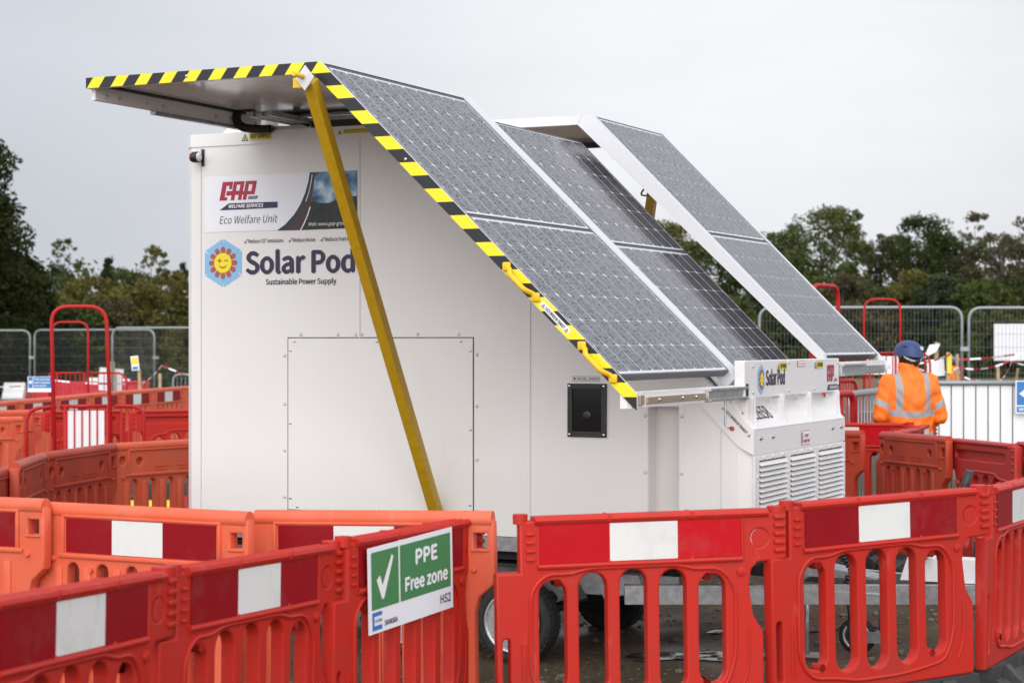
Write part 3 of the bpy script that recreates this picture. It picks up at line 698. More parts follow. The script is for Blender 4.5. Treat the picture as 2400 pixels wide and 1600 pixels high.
# near section, slid out towards the camera
NA = 43.97; NT = math.tan(R(NA))
def ZN(t): return 3.080 - (t + .335) * NT
array(-1.473, -.028, ZN, -.315, 1.205, ('cells', 'cells'), NA)
def rail_slope(name, m, u0, u1, t0, t1, zl, depth, top=0.006):
    b = MB(); p = [(t0, zl(t0)), (t1, zl(t1))]; a = top * q; d = depth * q
    b.prism([(p[0][0] + a, p[0][1] + a), (p[1][0] + a, p[1][1] + a), (p[1][0] - d, p[1][1] - d), (p[0][0] - d, p[0][1] - d)], u0, u1, 1)
    return b.build(name, m, POD)
def build_near():
    e = rail_slope('edge_rail', 'white_metal', -1.484, -1.474, -.335, 1.285, ZN, .052, .002)
    # striped faces, a sheet on the outside of the edge rails
    def sheet(name, poly, m, u=-1.486, h=.0025):
        b = MB(); b.prism(poly, u - h, u, 1); return b.build(name, m, POD)
    zt = 3.080
    k = .055 * q
    sheet('striped_edge', [(-.335, zt), (1.285, ZN(1.285) + .003), (1.285, ZN(1.285) - .070), (1.262, ZN(1.262) - .073), (-.335 - .037, zt - .055 + .002)], 'hazard_slope')
    sheet('striped_edge', [(-1.716, zt + .003), (-.335, zt), (-.372, zt - .053), (-1.716, zt - .050)], 'hazard_flat')
    w = rail_slope('edge_rail', 'white_metal', -.020, .085, -.335, 1.235, ZN, .07, .010)
    # flat leaf
    b = MB(); b.box((-1.716, -1.484, 3.030), (-.345, -1.445, 3.078)); b.build('edge_rail', 'white_metal', POD)
    b = MB(); b.box((-1.716, .045, 3.030), (-.345, .085, 3.078)); b.build('edge_rail', 'white_metal', POD)
    b = MB(); b.box((-1.716, -1.445, 2.975), (-1.69, .085, 3.080)); ro = b.build('rear_rail', 'white_paint', POD)
    for u in (-1.36, -1.25, -1.02, -.87, -.38, -.24, .02): fix('bolt', bolt, -1.69, u, 3.022 - .02, 'front', ro)
    b = MB(); b.box((-1.716, -.95, 2.955), (-1.68, .3, 2.973)); b.build('slide_rail', 'galvanised', POD)
    m = MB(); m.box((-1.655, -1.435, 3.055), (-.37, .035, 3.075)); mo = m.build('roof_module', 'backsheet_white', POD)
    f = MB()
    for a, c in (((-1.68, -1.445), (-1.655, .045)), ((-.385, -1.445), (-.350, .045)), ((-1.655, -1.445), (-.385, -1.42)), ((-1.655, .005), (-.385, .045))): f.box((a[0], a[1], 3.042), (c[0], c[1], 3.0795))
    mesh_obj('module_frame', f.mesh(), 'black_frame', mo)
    b = MB(); b.box((-.345, -1.44, 3.005), (-.318, .085, 3.072)); b.build('ridge_bar', 'black_frame', POD)
    # drawer front with telescopic slide
    b = MB(); b.box((1.235, -1.484, 1.455), (1.262, -.02, 1.528), .002); b.prism([(1.205, 1.455), (1.262, 1.455), (1.262, 1.528), (1.205, 1.585)], -1.484, -1.465, 1); b.build('drawer_front', 'white_wet', POD)
    b = MB(); b.box((1.262, -1.32, 1.472), (1.272, -.42, 1.502), .002); b.box((1.262, -1.415, 1.468), (1.274, -1.365, 1.512), .002); so = b.build('inner_slide', 'zinc_yellow', POD)
    for u in (-1.18, -.88, -.70): fix('screw', screw, 1.272, u, 1.487, 'front', so)
    b = MB()
    for z0, z1, d in ((1.458, 1.472, .030), (1.472, 1.508, .018), (1.508, 1.522, .030)): b.box((1.262, -.55, z0), (1.262 + d, .02, z1), .002)
    b.build('outer_slide', 'steel', POD)
    b = MB(); b.box((1.255, -.01, 1.47), (1.288, .03, 1.535), .003); b.build('slide_stop', 'black_plastic', POD)
    # grips and lock sticker on the striped edge
    for t0, t1 in ((.655, .80), (1.026, 1.176)):
        def pt(t, o, uu): z = ZN(t) - .036; return (t - o * q, uu, z - o * q)
        pts = rounded([pt(t0, .0, -1.490), pt(t0 + .018, .0, -1.496), pt(t0 + .035, .004, -1.535), pt(t1 - .035, .004, -1.535), pt(t1 - .018, .0, -1.496), pt(t1, .0, -1.490)], .03)
        g = MB(); g.tube(pts, .0125, 8)
        for t in (t0, t1): c = pt(t, 0, -1.490); g.box((c[0] - .02, -1.503, c[2] - .02), (c[0] + .02, -1.487, c[2] + .02), .006)
        g.build('grab_handle', 'yellow_grip', POD, smooth=True)
    rot = WALL @ Matrix.Translation((.842, ZN(.842) - .022, 1.4887)) @ Matrix.Rotation(R(-NA), 4, 'Z')
    st = flat('lock_label', [rect(-.012, -.026, .178, .002)], 'print_white', POD, rot, .001)
    word('lettering', 'LOCK WHEN IN TRANSIT', .020, -.020, .128, .015, 'ink', st, rot, .002, bold=.01)
    warn(-.006, -.022, .021, st, rot); warn(.152, -.022, .021, st, rot)
    for t, z in ((-1.10, 3.055), (.13, ZN(.13) - .036), (.815, ZN(.815) - .03)): fix('screw', screw, t, -1.4885, z)
    # prop strut with its pin plate
    a, c = Vector((-.372, -1.515, 2.985)), Vector((-.470, -.045, .80)); d = (c - a).normalized(); L = (c - a).length + .12
    side = Vector((1, 0, 0)); side = (side - d * side.dot(d)).normalized(); dep = d.cross(side)
    b = MB(); b.box((-.029, -.029, 0), (.029, .029, L), .003)
    mt = Matrix((( *[side.x, dep.x, d.x], a.x), (side.y, dep.y, d.y, a.y), (side.z, dep.z, d.z, a.z), (0, 0, 0, 1)))
    so = b.build('prop_strut', 'yellow_strut', POD, mt)
    b = MB(); b.prism([(-.375, 3.055), (-.325, 2.995), (-.375, 2.935), (-.425, 2.995)], -1.560, -1.552, 1); b.build('pin_plate', 'white_metal', POD)
    b = MB(); b.tube([(-.385, -1.545, 3.0), (-.385, -1.64, 3.006)], .012); b.box((-.448, -1.55, 2.95), (-.395, -1.49, 3.0), .004); b.build('strut_pin', 'yellow_grip', POD)
build_near()
# middle section stays on the roof
S2 = 2.645
array(.03, 1.61, lambda t: S2 - t, -.34, 1.06, ('cells', 'cells'))
def build_mid():
    b = MB(); b.box((-1.62, .03, 2.962), (-.35, 1.61, 2.984)); b.build('roof_module', 'backsheet_white', POD)
    b = MB(); b.box((-1.30, -.004, 2.962), (-.36, .026, 2.996)); b.build('module_frame', 'black_frame', POD)
    b = MB(); b.box((-.348, .03, 2.955), (-.322, 1.61, 2.972)); b.build('module_frame', 'black_frame', POD)
    b = MB()
    for t in (-1.46, -1.40, -1.34): b.box((t, -.42, 2.985), (t + .045, 1.2, 3.012 if t != -1.40 else 3.004))
    b.box((-.55, -.30, 2.99), (-.50, .9, 3.02)); b.build('slide_rail', 'galvanised', POD)
    b = MB(); b.box((-1.30, .0, 2.998), (-.36, .02, 3.022)); b.build('slide_rail', 'galvanised', POD)
    # cable chain linking the sections
    pts = rounded([(-1.56, -.20, 3.060), (-1.63, -.20, 3.075), (-1.685, -.20, 3.02), (-1.655, -.18, 2.96), (-1.59, -.10, 2.955), (-1.56, .0, 2.968)], .06, 6)
    c = MB(); c.tube(pts, .020, 6)
    for i in range(len(pts) - 1):
        for k in (0, .5):
            p = pts[i].lerp(pts[i + 1], k); d = (pts[i + 1] - pts[i]).normalized() * .006; c.tube([p - d, p + d], .026, 6)
    c.tube(rounded([(-1.42, .02, 3.035), (-1.36, .0, 3.0), (-1.33, .05, 2.98)], .05), .018, 6)
    c.build('cable_chain', 'black_plastic', POD)
    b = MB(); b.tube(rounded([(.02, 1.60, 2.50), (.045, 1.64, 2.52), (.10, 1.63, 2.47)], .02), .012, 6); b.box((.0, 1.56, 2.50), (.09, 1.62, 2.56), .01); b.build('cable_gland', 'black_plastic', POD)
build_mid()
# far section, slid out on the other side
S3 = 2.90
array(1.606, 2.722, lambda t: S3 - t, -.235, 1.241, ('cells', 'stuff'))
def build_far():
    z0 = 3.1415; T0, T1 = -.293, 1.282
    b = MB(); b.prism([(T0, z0), (-.23, S3 + .23 + .008), (1.235, S3 - 1.235 + .01), (1.235, S3 - 1.235 - .05), (T0 - .034, z0 - .055)], 1.533, 1.597, 1); b.build('edge_rail', 'white_metal', POD)
    b = MB(); b.prism([(-1.64, z0 + .005), (T0 - .002, z0), (T0 - .036, z0 - .055), (-1.64, z0 - .052)], 1.533, 1.567, 1); b.build('edge_rail', 'white_metal', POD)
    rail_slope('edge_rail', 'white_metal', 2.727, 2.770, -.27, 1.30, lambda t: S3 - t, .05, .006)
    b = MB(); b.box((-1.63, 1.567, z0 - .034), (T0 - .05, 2.770, z0 - .005)); mo = b.build('roof_module', 'backsheet_white', POD)
    f = MB(); f.box((-1.63, 2.722, z0 - .070), (T0, 2.770, z0 - .035)); mesh_obj('module_frame', f.mesh(), 'black_frame', mo)
    b = MB(); b.box((T0 + .005, 1.597, 3.10), (T0 + .05, 2.74, 3.136)); b.build('ridge_bar', 'black_frame', POD)
    b = MB(); b.box((1.262, 1.69, 1.55), (1.285, 2.72, 1.63), .002); b.build('drawer_front', 'white_wet', POD)
    b = MB(); b.prism([(1.20, 1.685), (1.285, 1.575), (1.31, 1.575), (1.31, 1.60), (1.21, 1.69)], 2.725, 2.76, 1); b.build('drawer_end', 'white_wet', POD)
    b = MB()
    for za, zb, d in ((1.545, 1.560, .032), (1.560, 1.602, .018), (1.602, 1.617, .032)): b.box((1.2855, 1.68, za), (1.2855 + d, 2.16, zb), .002)
    b.build('outer_slide', 'steel', POD)
    b = MB(); b.box((1.2855, 2.16, 1.558), (1.296, 2.69, 1.604), .002); b.build('inner_slide', 'steel', POD)
    a, c = Vector((-.278, 2.70, 2.84)), Vector((-.165, 1.70, .80)); d = (c - a).normalized(); L = (c - a).length
    side = Vector((1, 0, 0)); side = (side - d * side.dot(d)).normalized(); dep = d.cross(side)
    s = MB(); s.box((-.029, -.029, 0), (.029, .029, L), .003)
    s.build('prop_strut', 'yellow_strut', POD, Matrix(((side.x, dep.x, d.x, a.x), (side.y, dep.y, d.y, a.y), (side.z, dep.z, d.z, a.z), (0, 0, 0, 1))))
    for t, z in ((.10, 2.64), (.78, 1.96)):
        b = MB(); b.tube(rounded([(t, 1.57, z + .04), (t - .01, 1.53, z - .0), (t + .03, 1.525, z - .01), (t + .05, 1.56, z + .01)], .02), .006, 6); b.build('cable_loop', 'black_plastic', POD)
build_far()

# ---- running gear
def tyre(R_, w, c):
    b = MB(); b.lathe([(R_ * .70, .012), (R_ * .74, .0), (R_ * .90, -.004), (R_ * .955, .012), (R_, .03), (R_, w - .03), (R_ * .95, w - .008), (R_ * .72, w)], 48, 'y', (c[0], c[1] + w, c[2])); 
    return b
def build_gear():
    RR, w = .225, .165
    for u, sg in ((.075, 1), (1.40, -1)):
        for t in (-.075, -.80):
            o = MB()
            prof = [(RR * .72, .02), (RR * .76, .004), (RR * .90, .0), (RR * .955, .012), (RR, .032), (RR, w - .032), (RR * .955, w - .012), (RR * .74, w)]
            o.lathe([(r, -h) for r, h in prof], 56, 'y', (t, u, RR + .0))
            n = 46
            for k in range(n):                                    # shoulder tread blocks
                a = 2 * math.pi * k / n
                for h0, h1 in ((.012, .055), (.065, .100), (.110, .153)):
                    vs = []
                    for da, r, h in ((-.05, RR, h0), (.05, RR, h0), (.05, RR, h1), (-.05, RR, h1)):
                        r0 = r - (.007 if h in (.012, .153) else 0); aa = a + da + (.03 if h0 == .065 else 0)
                        vs.append((r0, aa, h))
                    def pp(r, aa, h): return (t + r * math.cos(aa), u + h, RR + r * math.sin(aa))
                    top = [pp(r + .006, aa, h) for r, aa, h in vs]; bot = [pp(r - .004, aa, h) for r, aa, h in vs]
                    V = [o.bm.verts.new(p) for p in bot + top]
                    for f in ((4, 5, 6, 7), (0, 1, 5, 4), (1, 2, 6, 5), (2, 3, 7, 6), (3, 0, 4, 7)): o.bm.faces.new([V[i] for i in f])
            wo = o.build('tyre', 'rubber', POD)
            r = MB(); r.lathe([(RR * .735, -.005), (RR * .74, .006), (RR * .69, .010), (RR * .66, -.030), (RR * .58, -.036), (RR * .55, -.070), (RR * .46, -.074), (RR * .36, -.055), (RR * .24, -.050), (RR * .22, -.030), (.0005, -.028)], 40, 'y', (t, u if sg > 0 else u + .16, RR))
            r.build('rim', 'galvanised_wet', wo)
            for k in range(5):
                a = 2 * math.pi * k / 5 + .3
                mesh_obj('wheel_nut', MB().lathe([(.011, 0), (.009, .014), (.0005, .016)], 6, 'y', (t + .066 * math.cos(a), u + .052, RR + .066 * math.sin(a))).mesh(), 'steel', wo)
    b = MB()                                                      # slotted chassis side members and cross members
    for u in (.30, 1.28):
        sl = [slot(x, x + .14, .0, .05) for x in ()]
        outl = [rect(-2.05, 0, .70, .125)]
        for k in range(9):
            x = -1.95 + k * .29
            outl.append([(x + .065 + .045 * (1 if abs(a) < 90 or abs(a) == 90 and False else -1) + .025 * math.cos(R(a)), .065 + .025 * math.sin(R(a))) for a in (-89, -45, 0, 45, 89, 91, 135, 180, 225, 269)])
        me = shape2d(outl, .003, .0005); me.transform(Matrix.Translation((0, u, .375)))
        mesh_obj('chassis_beam', me, 'galvanised', POD)
        f = MB(); f.box((-2.05, u, .375), (.70, u + .045, .381)); f.box((-2.05, u, .496), (.70, u + .045, .502)); f.build('beam_flange', 'galvanised', POD)
    b = MB()
    for t in (-1.9, -1.2, -.42, .45, .95): b.box((t, .20, .50), (t + .06, 1.45, .60))
    b.build('cross_member', 'galvanised', POD)
    b = MB(); b.box((-2.08, .14, .56), (1.18, 1.52, .695)); b.build('floor_pan', 'underbody', POD)
    b = MB()
    for t in (-.075, -.80): b.tube([(t, .2, .235), (t, 1.4, .235)], .03); b.tube([(t, .27, .235), (t + .16, .27, .36)], .035)
    b.tube([(.10, .5, .33), (.65, .5, .40)], .045); b.box((.30, .75, .30), (.52, 1.0, .42)); b.build('axle', 'underbody', POD)
    m = MB()                                                      # mudguard over the tandem wheels
    pr = [(-1.16, .36), (-1.06, .50), (-.92, .545), (.05, .545), (.19, .50), (.29, .36)]; pi = [(x, z - .012) for x, z in pr][::-1]
    m.prism(pr + pi, .07, .27, 1); m.prism(pr + pi, 1.38, 1.58, 1); m.build('mudguard', 'black_plastic', POD)
    m = MB(); m.prism([(.33, .50), (.60, .50), (.62, .42), (.40, .36)], .24, .29, 1); m.box((.70, .26, .38), (.82, .32, .50)); m.build('gusset', 'galvanised', POD)
    # A-frame drawbar
    for (a, c) in (((.60, .04), (2.36, .885)), ((.60, 1.62), (2.36, .945))):
        A, Cc = Vector((*a, 0)), Vector((*c, 0)); d = (Cc - A); L = d.length; ang = math.atan2(d.y, d.x)
        b = MB(); b.box((0, -.025, .372), (L, .025, .378)); b.box((0, -.025, .466), (L, .025, .472)); b.box((0, -.025, .378), (L, -.019, .466)); b.box((-.0, -.027, .372), (.02, .027, .472))
        b.build('drawbar', 'galvanised', POD, Matrix.Translation(A) @ Matrix.Rotation(ang, 4, 'Z'))
    b = MB(); b.box((1.30, .40, .46), (1.36, 1.28, .52)); b.box((1.32, .10, .476), (1.98, .16, .49)); b.prism([(1.33, .55), (1.75, .48), (1.75, .474), (1.33, .474)], .80, 1.0, 1); b.build('drawbar_brace', 'galvanised', POD)
    b = MB(); b.prism([(1.86, .476), (2.75, .476), (2.75, .55), (2.35, .565), (2.30, .60), (1.90, .60)], .845, .985, 1); b.build('coupling_housing', 'white_wet', POD)
    b = MB(); b.tube([(2.70, .915, .52), (2.95, .915, .53)], .035); b.tube([(2.0, .78, .60), (2.0, .78, .74)], .028); b.build('coupling', 'steel', POD)
    b = MB(); b.tube([(2.06, .92, .60), (2.20, .92, 1.02)], .012); b.build('brake_lever', 'underbody', POD)
    b = MB(); b.tube([(2.155, .92, .885), (2.215, .92, 1.065)], .022, 10); b.build('lever_grip', 'black_plastic', POD)
    b = MB(); pts = [Vector((1.62 + .03 * math.sin(k * .5), .70, .47 + .016 * k)) for k in range(14)]; b.tube([p for p in pts], .014)
    for p in pts: b.tube([p - Vector((0, 0, .005)), p + Vector((0, 0, .005))], .032, 10)
    b.build('hose', 'black_plastic', POD)
    b = MB(); b.tube([(1.60, .72, .50), (1.62, .69, .34), (1.64, .66, .24)], .007, 6); b.tube([(1.64, .66, .26), (1.66, .65, .13)], .022, 8); b.build('electrical_plug', 'black_plastic', POD)
    j = MB(); gx, gy = 1.63, .86; zc = .165
    j.lathe([(.070, .0), (.094, .004), (.100, .014), (.100, .036), (.094, .046), (.070, .05)], 32, 'y', (gx, gy, zc)); jo = j.build('jockey_wheel', 'rubber', POD)
    j = MB(); j.lathe([(.078, .047), (.074, .052), (.062, .050), (.056, .036), (.030, .034), (.026, .056), (.010, .058), (.0005, .058)], 28, 'y', (gx, gy, zc))
    for k in range(5):
        a = 2 * math.pi * k / 5; ca, sa = math.cos(a), math.sin(a); j.prism([(gx + ca * .02 - sa * .009, zc + sa * .02 + ca * .009), (gx + ca * .066 - sa * .006, zc + sa * .066 + ca * .006), (gx + ca * .066 + sa * .006, zc + sa * .066 - ca * .006), (gx + ca * .02 + sa * .009, zc + sa * .02 - ca * .009)], gy - .036, gy - .050, 1)
    j.build('hub', 'galvanised_wet', jo)
    j = MB(); j.box((gx - .005, gy - .066, zc - .03), (gx + .16, gy - .058, zc + .03)); j.box((gx + .105, gy - .060, zc - .03), (gx + .165, gy + .03, zc + .03)); j.tube([(gx + .135, gy + .03, zc - .04), (gx + .135, gy + .03, .40)], .033, 14); j.tube([(gx + .135, gy + .03, .47), (gx + .135, gy + .03, .70)], .026, 14); j.build('jockey_stand', 'galvanised', POD)
    j = MB(); j.tube([(1.42, .60, .38), (1.42, .60, .085)], .013); j.box((1.33, .54, .078), (1.52, .67, .086)); j.build('stabiliser_leg', 'galvanised', POD)
    b = MB()
    for z in (.735, .765, .795): b.tube([(-2.20, .10, z), (-2.20, .9, z)], .010, 8)
    b.tube([(-2.20, .12, .72), (-2.20, .12, .81)], .008); b.tube([(-2.20, .5, .80), (-2.16, .5, .80)], .012); b.build('rear_handle', 'chrome', POD)
build_gear()
# ------------------------------------------------------------------ plastic road barriers
HB = 1.05
def red_parts():
    zb = .26
    out = [(-.095, zb), (.985, zb), (.998, zb + .015), (.998, .56), (.955, .63), (.94, .75), (.95, .81), (.975, .838), (1.10, .845), (1.10, 1.035), (.0, 1.035), (.0, .835), (-.095, .835)]
    S = [(.075, .185, .365, .80), (.235, .35, .345, .825), (.402, .512, .340, .832), (.565, .675, .345, .825), (.728, .838, .365, .80)]
    holes = [slot(*q_) for q_ in S] + [slot(-.070, -.042, .33, .58), circ(.985, .935, .036, n=16)]
    ms = [shape2d([out] + holes, .018, .009)]
    b = MB()
    for y in (-.026, 0, .026): b.tube([(.06, y, 1.034), (1.02, y, 1.034)], .016, 8)
    for x in (.36, .70): b.box((x - .006, -.043, 1.022), (x + .006, .043, 1.052), .003)
    b.tube([(.01, 0, 1.022), (.01, 0, 1.06)], .03, 12); b.tube([(1.065, 0, 1.02), (1.065, 0, 1.058)], .036, 12)
    for x in (.36, .70):
        for s in (-1, 1): b.box((x - .006, s * .030 - .006, .842), (x + .006, s * .030 + .006, .872), .002)
    for s in (-1, 1):
        y = s * .028
        b.tube([(.07, y, .855), (.91, y, .855)], .012, 8); b.tube([(.07, y, 1.022), (.91, y, 1.022)], .007, 8)
        b.tube([(.912, y, .86), (.912, y, 1.02)], .006, 6)
        b.tube(rounded([(.040, y, .55), (.042, y, .76), (.10, y, .826), (.20, y, .822), (.27, y, .842), (.64, y, .842), (.71, y, .822), (.82, y, .824), (.882, y, .74), (.878, y, .46), (.83, y, .335), (.70, y, .315), (.58, y, .302), (.34, y, .302), (.24, y, .322), (.10, y, .335), (.040, y, .42), (.040, y, .55)], .05), .008, 6)
        for x, z in ((.150, .790), (.763, .790), (.160, .372), (.757, .372)): b.tube([(x, -.027, z), (x, .027, z)], .017, 8)
        for k in range(5):
            z = 1.016 - .033 * k
            b.box((1.045, s * .030 - .010, z - .009), (1.092, s * .030 + .010, z + .009), .005)
            if k: b.box((.025, s * .030 - .006, z - .006), (.060, s * .030 + .006, z + .006), .004)
        b.tube(rounded([(.935, y, .58), (.935, y, .42), (.90, y, .335)], .05), .005, 6)
        b.tube([(.022, y, .56), (.022, y, .36)], .004, 6); b.tube([(.004, y, .56), (.004, y, .36)], .004, 6)
    b.lathe([(.020, 0), (.018, .008), (.0005, .012)], 10, 'y', (.905, -.026, .805))
    b.lathe([(.037, .026), (.026, -.004), (.008, -.012), (.0005, -.012)], 16, 'y', (.985, 0, .935))
    ms.append(b.mesh())
    return join_meshes(ms)
def red_rear_parts():
    out = [(-.0, .165), (1.115, .165), (1.115, .80), (1.10, .80), (1.10, 1.035), (0, 1.035), (0, .84), (.13, .82), (.155, .70), (.15, .56), (.11, .50), (.11, .165)]
    out = [(.112, .165), (1.20, .165), (1.20, .83), (1.10, .83), (1.10, 1.035), (0, 1.035), (0, .845), (.12, .825), (.16, .74), (.155, .56), (.112, .50)]
    holes = [slot(1.1 - b_, 1.1 - a, z0, z1) for a, b_, z0, z1 in ((.075, .185, .30, .775), (.235, .35, .28, .81), (.402, .512, .28, .82), (.565, .675, .28, .81), (.728, .838, .30, .775))]
    sl = [(.17 + .03 * math.cos(R(a)), (.945) + .03 * math.sin(R(a))) for a in range(90, 271, 30)] + [(.93 + .03 * math.cos(R(a)), (.945) + .03 * math.sin(R(a))) for a in range(-90, 91, 30)]
    ms = [shape2d([out, sl] + holes, .018, .009)]
    b = MB(); b.box((.13, .0, .905), (.97, .015, .985))
    for y in (-.026, 0, .026): b.tube([(.06, y, 1.034), (1.02, y, 1.034)], .016, 8)
    for x in (.03, 1.05):
        for k in range(4): b.box((x, -.036, 1.0 - .045 * k), (x + .035, -.02, 1.014 - .045 * k), .004)
    y = -.028; b.tube(rounded([(.22, y, .40), (.22, y, .76), (.30, y, .80), (.38, y, .80), (.42, y, .838), (.80, y, .838), (.86, y, .805), (1.0, y, .80)], .05), .009, 6)
    b.lathe([(.022, 0), (.018, .012), (.0005, .016)], 10, 'y', (.19, -.026, .74))
    ms.append(b.mesh()); return join_meshes(ms)
def orange_parts(plain, open_slots=True):
    out = [(-.055, .165), (.965, .165), (.965, .66), (.985, .72), (1.045, .77), (1.05, .82), (1.05, 1.02), (1.035, 1.042), (.015, 1.042), (0, 1.02), (0, .87), (-.02, .855), (-.055, .85)]
    holes = []
    for k in range(5): holes.append(slot(.125 + .155 * k, .185 + .155 * k, .29, .815, 5))
    holes.append(rect(.965, .915, 1.02, .978))
    if plain: holes += [circ(.055, .945, .028, n=14), circ(.20, .935, .026, n=14), circ(.80, .935, .026, n=14)]
    ms = [shape2d([out] + holes, .019, .009)]
    b = MB()
    b.tube([(.01, 0, 1.032), (1.04, 0, 1.032)], .036, 10)
    for s in (-1, 1):
        y = s * .030
        if s < 0 and plain: b.box((.03, .004, .90), (1.03, .012, .985))
        b.box((.10, y - .007, 1.008), (.92, y + .007, 1.020), .004); b.box((.08, y - .009, .836), (.94, y + .009, .856), .005)
        b.box((.098, y - .007, .85), (.112, y + .007, 1.012), .004); b.box((.905, y - .007, .85), (.92, y + .007, 1.012), .004)
        for k in range(6): b.box((.055 + .155 * k - .02 + .025, y - .006, .26), (.055 + .155 * k + .02 + .025, y + .008, .80), .006)
        for k in (1, 4): b.lathe([(.012, .012), (.010, .0), (.0005, -.002)], 8, 'y', (.1 + .155 * k, -.030 * 1, .79)) if s < 0 else None
        b.lathe([(.014, 0), (.010, .012), (.0005, .014)], 8, 'y', (.055, -.028, .83)) if s < 0 else None
        b.lathe([(.014, 0), (.010, .012), (.0005, .014)], 8, 'y', (.965, -.028, .83)) if s < 0 else None
        if plain and s < 0:
            for a, c in ((.33, .43), (.52, .70)):
                for z in (.872, .895): b.box((a, y - .003, z), (c, y + .004, z + .004))
    b.box((.955, -.036, .905), (1.03, -.026, .913), .003)
    ms.append(b.mesh()); return join_meshes(ms)
def foot_mesh(w):
    b = MB()
    b.prism([(-.05, .165), (.05, .165), (.05, .13), (.155, .09), (.17, .0), (-.17, .0), (-.155, .09), (-.05, .13)], -.02, w, 0)
    for x in (.12, w * .5, w - .22): b.prism([(-.05, .16), (-.06, .16), (-.175, .09), (-.185, .0), (-.05, .0)], x, x + .07, 0)
    return b.mesh()
def smooth_mesh(me, name, *ms):
    me.name = name; me.materials.clear()
    for m in ms: me.materials.append(MAT[m])
    for p in me.polygons: p.use_smooth = True
    me.set_sharp_from_angle(angle=R(40)); return me
BODY = {'red': red_parts(), 'redrear': red_rear_parts(), 'orange': orange_parts(False), 'plain': orange_parts(True)}
for k, v in BODY.items(): smooth_mesh(v, 'barrier_body', 'barrier_red')
FOOT = {'a': foot_mesh(1.0), 'b': foot_mesh(1.0)}
FOOT['b'].transform(Matrix.Diagonal((1, 1, .26 / .165, 1)))
for v in FOOT.values(): v.materials.append(MAT['foot_rubber']); v.name = 'rubber_foot'
def plate(x0, x1, z0, z1, y, m):
    b = MB(); b.box((x0, y, z0), (x1, y + .004, z1)); me = b.mesh(); me.name = 'board'; me.materials.append(MAT[m]); return me
BOARDS = {}
def boards(kind, redm):
    if (kind, redm) not in BOARDS:
        if kind == 'red': v = [(.080, .362, .868, 1.016), (.362, .640, .868, 1.016), (.640, .904, .868, 1.016)]; y = -.0315
        else: v = [(.122, .366, .860, 1.004), (.366, .628, .860, 1.004), (.628, .895, .860, 1.004)]; y = -.0325
        BOARDS[kind, redm] = [plate(*v[0], y, redm), plate(*v[1], y, 'board_white'), plate(*v[2], y, redm)]
    return BOARDS[kind, redm]
COLR = {}
def barrier(kind, a, b, label, colour=None, board='board_red', group=None, nominal=None, foot=True, flip=False):
    """a, b: top corners of the left and right end"""
    a, b = Vector(a), Vector(b); x = (b - a); L = x.length; x.normalize()
    y = Vector((0, 0, 1)).cross(x).normalized(); z = x.cross(y)
    sx = L / nominal if nominal else 1.0
    o = a - z * HB
    mt = Matrix(((x.x * sx, y.x, z.x, o.x), (x.y * sx, y.y, z.y, o.y), (x.z * sx, y.z, z.z, o.z), (0, 0, 0, 1)))
    rt = empty('plastic_barrier', mtx=mt, label=label, cat='barrier', group=group)
    colour = colour or {'red': 'barrier_red', 'redrear': 'barrier_dark_red', 'orange': 'barrier_orange', 'plain': 'barrier_dull_orange'}[kind]
    if (kind, colour) not in COLR:
        me = BODY[kind].copy(); me.materials.clear(); me.materials.append(MAT[colour]); COLR[kind, colour] = me
    finish(bpy.data.objects.new('barrier_body', COLR[kind, colour]), 'barrier_body', rt)
    if kind in ('red', 'orange'):
        for i, m in enumerate(boards(kind, board)):
            n = 'white_board' if i == 1 else 'red_board'
            finish(bpy.data.objects.new(n, m), n, rt)
    if foot: finish(bpy.data.objects.new('rubber_foot', FOOT['b' if kind == 'red' else 'a']), 'rubber_foot', rt)
    return rt
